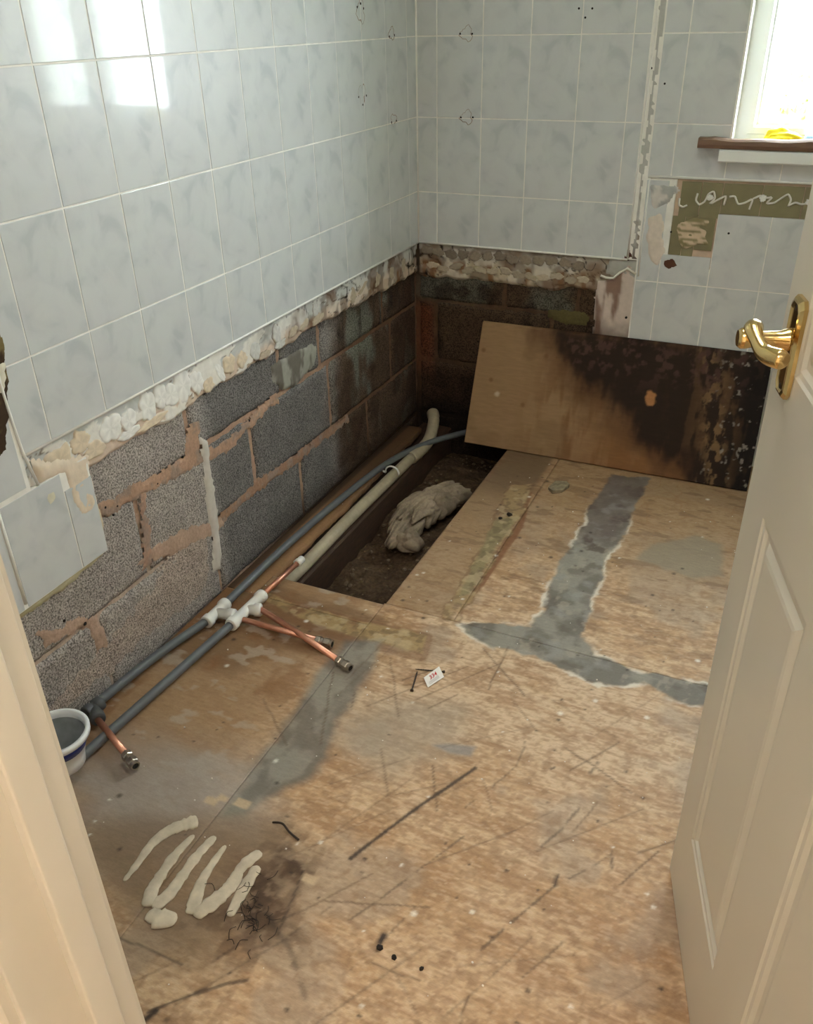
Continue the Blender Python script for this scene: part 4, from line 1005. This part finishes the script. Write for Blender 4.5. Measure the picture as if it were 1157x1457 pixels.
# ---- adhesive squiggle on the floor
sq = [([(176,1254),(194,1231),(217,1200),(241,1182),(261,1174),(282,1168)], [.004,.007,.010,.012,.016,.018]),
      ([(276,1188),(248,1218),(228,1247),(215,1270),(213,1290)], [.007,.010,.011,.013,.013]),
      ([(306,1190),(280,1218),(259,1247),(238,1275),(216,1290)], [.009,.010,.011,.013,.013]),
      ([(211,1298),(228,1307),(252,1308)], [.012,.020,.010]),
      ([(321,1203),(303,1228),(287,1254),(277,1283),(272,1301)], [.005,.007,.010,.012,.012]),
      ([(371,1212),(344,1234),(329,1260),(303,1284),(276,1303)], [.013,.012,.013,.016,.014]),
      ([(367,1232),(347,1265),(326,1304)], [.010,.011,.010])]
mb = MB()
for pts, w_ in sq:
    q = bez([Fp(px, py, .0012) for px, py in pts], 8); ww = np.interp(np.linspace(0,1,len(q)), np.linspace(0,1,len(w_)), w_)
    ww = [float(a*(1+.22*(vn(np.array(i*.7), np.array(a*900), 3)-.5)*2)) for i, a in enumerate(ww)]
    ww = [a*min(1, .35+.65*math.sqrt(max(0, 1-(1-min(i, len(ww)-1-i)/2.5)**2)) if min(i, len(ww)-1-i) < 2.5 else 1) for i, a in enumerate(ww)]
    mb.tube(q, ww, 14, flat=.26)
mb.obj('adhesive_squiggle', M['foam'], None, smooth=True, label='beige squiggle of dried adhesive stuck to plywood near the doorway', cat='adhesive')
# ---- tag with red print
tg = thing('price_tag', tuple(map(float, Fp(617,964,0))), 'small white tag printed 334 in red, lying on the plywood', 'tag')
q = [Fp(603,964,.006), Fp(609,978,.003), Fp(632,963,.004), Fp(625,948,.008)]
me = bpy.data.meshes.new('tag_card'); n_ = np.cross(q[2]-q[0], q[1]-q[0]); n_ /= np.linalg.norm(n_); n_ = n_ if n_[2] > 0 else -n_
me.from_pydata([tuple(p) for p in q]+[tuple(p-n_*.0008) for p in q], [], [(0,1,2,3),(7,6,5,4),(0,4,5,1),(1,5,6,2),(2,6,7,3),(3,7,4,0)]); me.update()
part(link('tag_card', me, M['paper']), tg)
ex = (q[3]-q[0]); L_ = np.linalg.norm(ex); ex /= L_; ey = q[0]-q[1]; H_ = np.linalg.norm(ey); ey /= H_; nz = np.cross(ex, ey)
def text(body, size, off, m, name):
    cu = bpy.data.curves.new(name, 'FONT'); cu.body = body; cu.size = size; cu.align_x = 'CENTER'; cu.extrude = .0002; cu.offset = .0002
    o = bpy.data.objects.new(name, cu); COL.objects.link(o); cu.materials.append(m)
    p0 = q[1]+ex*L_*off[0]+ey*H_*off[1]+nz*.0005
    o.matrix_world = Matrix(((ex[0],ey[0],nz[0],p0[0]),(ex[1],ey[1],nz[1],p0[1]),(ex[2],ey[2],nz[2],p0[2]),(0,0,0,1)))
    mw = o.matrix_world.copy(); bpy.context.view_layer.update(); dg = bpy.context.evaluated_depsgraph_get()
    me_ = bpy.data.meshes.new_from_object(o.evaluated_get(dg)); me_.transform(mw); bpy.data.objects.remove(o)
    r = link(name, me_, m); part(r, tg)
text('334', .0165, (.5,.45), M['red'], 'red_number')
mb = MB()
for kx in range(3):
    a = q[1]+ex*L_*.14+ey*H_*(.12+.10*kx)+nz*.0004; bb_ = a+ex*L_*.62; mb.tube([a,bb_], .0004, 4)
part(mb.obj('small_print', M['greyprint']), tg)
# ---- screws and scraps on the floor
def screw(p0, p1, label, r=.0022):
    a = Fp(*p0, .003); b_ = Fp(*p1, .003); d = b_-a; L = np.linalg.norm(d); d /= L
    t_ = thing('screw', tuple(map(float, a)), label, 'screw', None)
    prof = [(0,.0005)]; n_t = 9
    for i in range(n_t): prof += [(L*(.08+.08*i), r*.7), (L*(.12+.08*i), r)]
    prof += [(L*.9, r*.8)]
    part(MB().lathe(a, d, prof, 8).obj('shank', M['steel']), t_); part(MB().lathe(a, d, [(L*.88,r*.8),(L*.97,r*2.0),(L,r*2.0)], 10).obj('head', M['steel']), t_)
screw((594,955),(586,983), 'dark steel screw lying left of the small white tag')
screw((591,952),(633,956), 'dark steel screw half under the small white tag', .0018)
t_ = MB().tube(bez([Fp(388,1170,.002),Fp(402,1172,.006),Fp(412,1184,.004),Fp(425,1195,.003)]), .0022, 7).obj('bent_wire', M['steel'], smooth=True,
     label='short bent piece of dark wire on the plywood beside the beige squiggle', cat='wire')
b = MB()
for i in range(46):
    p = Fp(360+random.gauss(0,16), 1300+random.gauss(0,22), .002); a = random.uniform(0,6.28); L_ = random.uniform(.008,.03)
    b.tube(bez([p, p+np.array([math.cos(a)*L_*.5, math.sin(a)*L_*.5, .004]), p+np.array([math.cos(a+.5)*L_, math.sin(a+.5)*L_, .0])], 3), .0006, 4)
b.obj('dark_fluff', M['mould'], None, kind='stuff', label='dark fluff and fibres gathered beside the beige adhesive squiggle', cat='dirt')
# splinter of wood near the leaning panel
pc_ = [Fp(*p) for p in [(780,697),(790,689),(806,688),(810,694),(800,701),(786,703)]]
me = bpy.data.meshes.new('wood_scrap')
me.from_pydata([(p[0],p[1],.010+.004*(i%2)) for i,p in enumerate(pc_)]+[(p[0],p[1],.001) for p in pc_], [], [tuple(range(6)), tuple(range(11,5,-1))]+[(i,i+6,(i+1)%6+6,(i+1)%6) for i in range(6)])
me.update(); link('wood_scrap', me, mat('scrap', srgb(132,120,96), .8, noise=(60,.4,3)), label='small loose scrap of dark wood on the floor before the leaning panel', cat='scrap')
for px, py, r, lab in ((725,732,.010,'larger dark crumb on the glue-stained joint strip'),(712,737,.007,'smaller dark crumb left of the larger one on the joint strip')):
    b = MB(); p = Fp(px,py,.004); rock(b, p, r, 5); b.obj('dirt_crumb', M['mould'], None, label=lab, cat='crumb')
for px, py, r, lab in ((540,1348,.008,'black sliver of debris standing out on the front plywood'),(561,1362,.007,'dark oval crumb just right of the black sliver'),(600,1378,.006,'dark crumb right of the dark oval crumb on the front plywood')):
    b = MB(); p = Fp(px,py,.002); rock(b, (p[0],p[1],.002), r*.8, 5); b.obj('dirt_crumb', M['mould'], None, label=lab, cat='crumb')

# ---- window
win = bpy.data.objects.new('window_1', None); COL.objects.link(win); win['kind'] = 'structure'
yf = .080      # frame set back in the reveal
boxes_obj('reveal_lining', [(WX0-.004,.0,WZ0,WX0+.004,.125,WZ1),(WX1-.004,.0,WZ0,WX1+.004,.125,WZ1),(WX0,.0,WZ1-.004,WX1,.125,WZ1+.004)], M['reveal'], win)
def frame_rect(x0,x1,z0,z1,w,y0,y1,name,m,parent):
    b = MB(); prof = [(0,y1),(0,y0),(.004,y0-.0),(w-.012,y0),(w-.006,y0+.008),(w,y0+.010),(w,y1)]
    c4 = lambda i: [(x0+i,z0+i),(x1-i,z0+i),(x1-i,z1-i),(x0+i,z1-i)]
    for i, y in prof: b.v += [(x,y,z_) for x,z_ in c4(i)]
    for k_ in range(len(prof)-1):
        for j in range(4):
            j2 = (j+1) % 4; b.f.append((k_*4+j, k_*4+4+j, k_*4+4+j2, k_*4+j2))
    return b.obj(name, m, parent)
frame_rect(WX0+.004,WX1-.004,WZ0,WZ1-.004,.045,yf,yf+.06,'window_frame',M['upvc'],win)
mx_ = 1.43
boxes_obj('mullion', [(mx_,yf,WZ0+.03,mx_+.06,yf+.06,WZ1-.03)], M['upvc'], win)
sa = frame_rect(WX0+.036,mx_+.008,WZ0+.036,WZ1-.04,.030,yf-.012,yf+.05,'sash',M['upvc'],win)
MB().box(WX0+.06,yf+.022,WZ0+.06,mx_-.018,yf+.028,WZ1-.064).obj('glass_pane', M['glass'], sa)
sb = frame_rect(mx_+.052,WX1-.036,WZ0+.036,WZ1-.04,.030,yf-.012,yf+.05,'sash',M['upvc'],win)
MB().box(mx_+.076,yf+.022,WZ0+.06,WX1-.06,yf+.028,WZ1-.064).obj('glass_pane', M['frosted'], sb)
sill = MB()
sv = [(0,.06,0),(0,-.036,0),(0,-.040,-.004),(0,-.040,-.032),(0,-.036,-.036),(0,.0,-.036),(0,.06,-.036)]
for x in (1.000, 1.85):
    for (_,y,z_) in sv: sill.v.append((x,y,1.024+z_))
n_ = len(sv)
for i in range(n_): sill.f.append((i,(i+1)%n_,(i+1)%n_+n_,i+n_))
sill.f.append(tuple(range(n_))[::-1]); sill.f.append(tuple(range(n_,2*n_)))
sill.obj('window_sill', M['upvc'], win)
# timber length on the sill, uneven
mb = MB(); xs = np.linspace(.935,1.78,40)
prof = [(-.020,0),(.020,0),(.022,.006),(.022,.022),(.017,.028),(-.014,.028),(-.020,.023),(-.022,.010)]
for i, x in enumerate(xs):
    wv = .0025*math.sin(x*16)+.0015*math.sin(x*41)
    sc = 1.0 if i > 1 else .9
    for (y,z_) in prof: mb.v.append((x, -.020+y*sc*(1+.06*math.sin(x*23)), 1.0262+z_*sc+(wv if z_ > .01 else 0)))
N = len(prof)
for i in range(len(xs)-1):
    for k_ in range(N): a = i*N+k_; a2 = i*N+(k_+1)%N; mb.f.append((a,a2,a2+N,a+N))
mb.f.append(tuple(range(N))[::-1]); mb.f.append(tuple((len(xs)-1)*N+k_ for k_ in range(N)))
mb.obj('timber_length', M['timber'], None, label='dark-stained timber moulding laid along the front of the white window sill', cat='timber')
# items behind it on the sill
def lump(name, c_, r_, m, label, cat, seed, nz=.3):
    import bmesh
    me = bpy.data.meshes.new(name); bm = bmesh.new(); bmesh.ops.create_icosphere(bm, subdivisions=4, radius=1)
    for v in bm.verts:
        q_ = np.array(v.co[:]); g = 1+nz*(float(fbm(q_[0]*1.5+seed, q_[1]*1.5+q_[2], 1.4, 3, seed))-.5)*2
        v.co = (c_[0]+q_[0]*r_[0]*g, c_[1]+q_[1]*r_[1]*g, c_[2]+max(q_[2]*r_[2]*g, -r_[2]*.8))
    for f in bm.faces: f.smooth = True
    bm.to_mesh(me); bm.free(); return link(name, me, m, None, label=label, cat=cat)
lump('yellow_cloth', (1.165,.030,1.047), (.058,.024,.030), M['yellow'], 'bright yellow cloth scrunched on the sill behind the timber', 'cloth', 3)
bl = thing('plastic_bottle', (1.255,.030,1.025), 'pale blue plastic bottle lying on the sill beside the yellow cloth', 'bottle')
part(setsmooth(MB().lathe((1.222,.030,1.047), (1,0,0), [(0,.004),(.002,.014),(.010,.021),(.10,.021),(.108,.014),(.112,.009),(.125,.009)], 24).obj('bottle_body', M['light_blue'])), bl)
part(setsmooth(MB().lathe((1.345,.030,1.047), (1,0,0), [(0,.011),(.018,.011),(.02,.009)], 16).obj('bottle_cap', M['white_plastic'])), bl)

# ---- outside
boxes_obj('ground_outside', [(-6,.4,-.4,9,14,-.3)], M['lawn'], None, kind='structure')
def hedge(name, x, y, z0, rx, ry, rz, n, seed, label):
    rs = np.random.default_rng(seed)
    v = []; f = []
    for i in range(n):
        d = rs.normal(size=3); d /= np.linalg.norm(d); q_ = rs.uniform(.65,1)
        c_ = np.array([x+d[0]*rx*q_, y+d[1]*ry*q_, z0+rz+d[2]*rz*q_]); s_ = rs.uniform(.04,.08)
        a = rs.normal(size=3); a /= np.linalg.norm(a); b_ = np.cross(a, rs.normal(size=3)); b_ /= np.linalg.norm(b_); k_ = len(v)
        v += [tuple(c_-a*s_), tuple(c_+b_*s_*.5), tuple(c_+a*s_), tuple(c_-b_*s_*.5)]; f.append((k_,k_+1,k_+2,k_+3))
    me = bpy.data.meshes.new(name); me.from_pydata(v, [], f); me.update()
    t_ = thing(name, (x,y,z0), label, 'bush')
    fo = link('foliage', me, M['leaf']); fo['kind'] = 'stuff'; part(fo, t_)
    part(MB().tube([(x,y,z0-.02),(x+.05,y,z0+rz*.6),(x,y,z0+rz*1.3)], [.06,.045,.02], 8).obj('trunk', M['dark_wood']), t_)
hedge('garden_bush', 1.35, 4.6, -.3, .55, .5, .80, 4500, 5, 'sunlit green bush in the garden seen through the window')

# ---- door frame (lining, stop, architraves)
trim = bpy.data.objects.new('trim_1', None); COL.objects.link(trim); trim['kind'] = 'structure'
def vprof(name, pts, z0, z1, m, parent):
    b = MB(); n_ = len(pts)
    for z_ in (z0,z1): b.v += [(x,y,z_) for x,y in pts]
    for i in range(n_): b.f.append((i,(i+1)%n_,(i+1)%n_+n_,i+n_))
    b.f.append(tuple(range(n_))[::-1]); b.f.append(tuple(range(n_,2*n_)))
    return b.obj(name, m, parent)
def arris(x0,y0,x1,y1,r=.003):  # rounded rectangle outline
    o_ = []
    for cx_,cy_,a0 in ((x1-r,y0+r,-90),(x1-r,y1-r,0),(x0+r,y1-r,90),(x0+r,y0+r,180)):
        for k_ in range(4):
            a = math.radians(a0+k_*30); o_.append((cx_+r*math.cos(a), cy_+r*math.sin(a)))
    return o_
vprof('frame_lining', arris(JX0-.030,-2.640,JX0,-2.516,.002), 0, 2.03, M['jamb_paint'], trim)
vprof('door_stop', arris(JX0-.002,-2.580,JX0+.013,-2.546,.003), 0, 2.02, M['jamb_paint'], trim)
vprof('architrave', [(JX0-.075,-2.640),(JX0-.006,-2.640),(JX0-.006,-2.650),(JX0-.012,-2.656),(JX0-.030,-2.658),(JX0-.058,-2.652),(JX0-.075,-2.648)][::-1], 0, 2.08, M['jamb_paint'], trim)
vprof('architrave', [(JX0-.075,-2.522),(JX0-.006,-2.522),(JX0-.006,-2.508),(JX0-.018,-2.504),(JX0-.060,-2.508),(JX0-.075,-2.512)], 0, 2.08, M['jamb_paint'], trim)
vprof('frame_lining', arris(JX1,-2.640,JX1+.030,-2.516,.002), 0, 2.03, M['jamb_paint'], trim)
boxes_obj('frame_head', [(JX0-.03,-2.64,2.02,JX1+.03,-2.516,2.05)], M['jamb_paint'], trim)
boxes_obj('threshold', [(JX0,-2.66,-.02,JX1,-2.60,.002)], M['strip_wood'], trim)

# ---- door
D0 = np.array([1.284,-1.771,.008]); DU = np.array([.2715,-.9624,0]); DN = np.array([-.9624,-.2715,0])
door = bpy.data.objects.new('door_1', None); COL.objects.link(door); door['kind'] = 'structure'
def DP(u, z_, off=0.0): return D0+DU*u+DN*off+np.array([0,0,z_])
DW, DH, DT = .762, 1.975, .035
panels = [(.090,.318,.190,.812),(.445,.673,.190,.812),(.090,.318,1.004,1.80),(.445,.673,1.004,1.80)]
def door_leaf():
    b = MB()
    us = sorted({0,DW}|{p[0] for p in panels}|{p[1] for p in panels}); zs = sorted({0,DH,.190,.812,1.004,1.80})
    for i in range(len(us)-1):
        for j in range(len(zs)-1):
            if any(abs(p[0]-us[i])<1e-6 and abs(p[2]-zs[j])<1e-6 for p in panels): continue
            n0 = len(b.v); b.v += [tuple(DP(u,z_)) for u,z_ in ((us[i],zs[j]),(us[i+1],zs[j]),(us[i+1],zs[j+1]),(us[i],zs[j+1]))]; b.f.append((n0,n0+3,n0+2,n0+1))
    for (u0,u1,z0,z1) in panels:
        rings = [(0,0),(.004,-.0022),(.010,-.0030),(.016,-.0070),(.024,-.0078),(.034,-.0030),(.040,-.0018)]
        n0 = len(b.v)
        for i_, d_ in rings: b.v += [tuple(DP(u,z_,d_)) for u,z_ in ((u0+i_,z0+i_),(u1-i_,z0+i_),(u1-i_,z1-i_),(u0+i_,z1-i_))]
        for k_ in range(len(rings)-1):
            for j in range(4):
                j2 = (j+1)%4; b.f.append((n0+k_*4+j, n0+k_*4+4+j, n0+k_*4+4+j2, n0+k_*4+j2))
        n1 = n0+(len(rings)-1)*4; b.f.append((n1,n1+3,n1+2,n1+1))
    n0 = len(b.v)
    b.v += [tuple(DP(u,z_,-.0)) for u,z_ in ((0,0),(DW,0),(DW,DH),(0,DH))]+[tuple(DP(u,z_,-DT)) for u,z_ in ((0,0),(DW,0),(DW,DH),(0,DH))]
    for j in range(4): j2=(j+1)%4; b.f.append((n0+j,n0+j2,n0+4+j2,n0+4+j))
    b.f.append((n0+4,n0+5,n0+6,n0+7))
    return b.obj('door_leaf', M['gloss_white'], door)
door_leaf()
# brass lever handle on a backplate
def handle():
    b = MB(); uc, w_, z0, z1 = .069, .023, .972, 1.092
    def outline(i, off):
        c_ = .008; u0, u1, a, bz = uc-w_+i, uc+w_-i, z0+i, z1-i
        return [tuple(DP(u,z_,off)) for u,z_ in ((u0+c_,a),(u1-c_,a),(u1,a+c_),(u1,bz-c_),(u1-c_,bz),(u0+c_,bz),(u0,bz-c_),(u0,a+c_))]
    rings = [(0,.0005),(0,.005),(.003,.0085),(.006,.0095),(.009,.0075)]
    for i_, d_ in rings: b.v += outline(i_, d_)
    for k_ in range(len(rings)-1):
        for j in range(8): j2=(j+1)%8; b.f.append((k_*8+j,k_*8+8+j,k_*8+8+j2,k_*8+j2))
    n1 = (len(rings)-1)*8; b.f.append(tuple(n1+7-j for j in range(8))); b.f.append(tuple(range(8)))
    hp = b.obj('handle_plate', M['brass'], door)
    zc = 1.042
    lv = MB(); 
    lv.lathe(DP(uc,zc,.007), DN, [(0,.014),(.004,.0135),(.012,.0100),(.030,.0088),(.044,.0110),(.050,.0125),(.056,.0125),(.060,.0095)], 24)
    arm = bez([DP(uc-.010,zc+.008,.047), DP(uc+.006,zc+.013,.052), DP(uc+.026,zc+.006,.050), DP(uc+.044,zc-.002,.044), DP(uc+.060,zc-.002,.036), DP(uc+.070,zc-.001,.026)], 8)
    q_ = np.linspace(0,1,len(arm)); rr = np.interp(q_, [0,.12,.4,.7,.9,1], [.008,.0115,.0085,.0110,.0118,.007])
    lv.tube(arm, list(rr), 18, up=(0,0,1))
    lo = lv.obj('lever', M['brass'], hp); setsmooth(lo)
    for z_ in (.984,1.080): 
        MB().lathe(DP(uc,z_,.0072), DN, [(0,.0035),(.0008,.0035),(.0012,.0025)], 12).obj('plate_screw', M['steel'], hp)
handle()
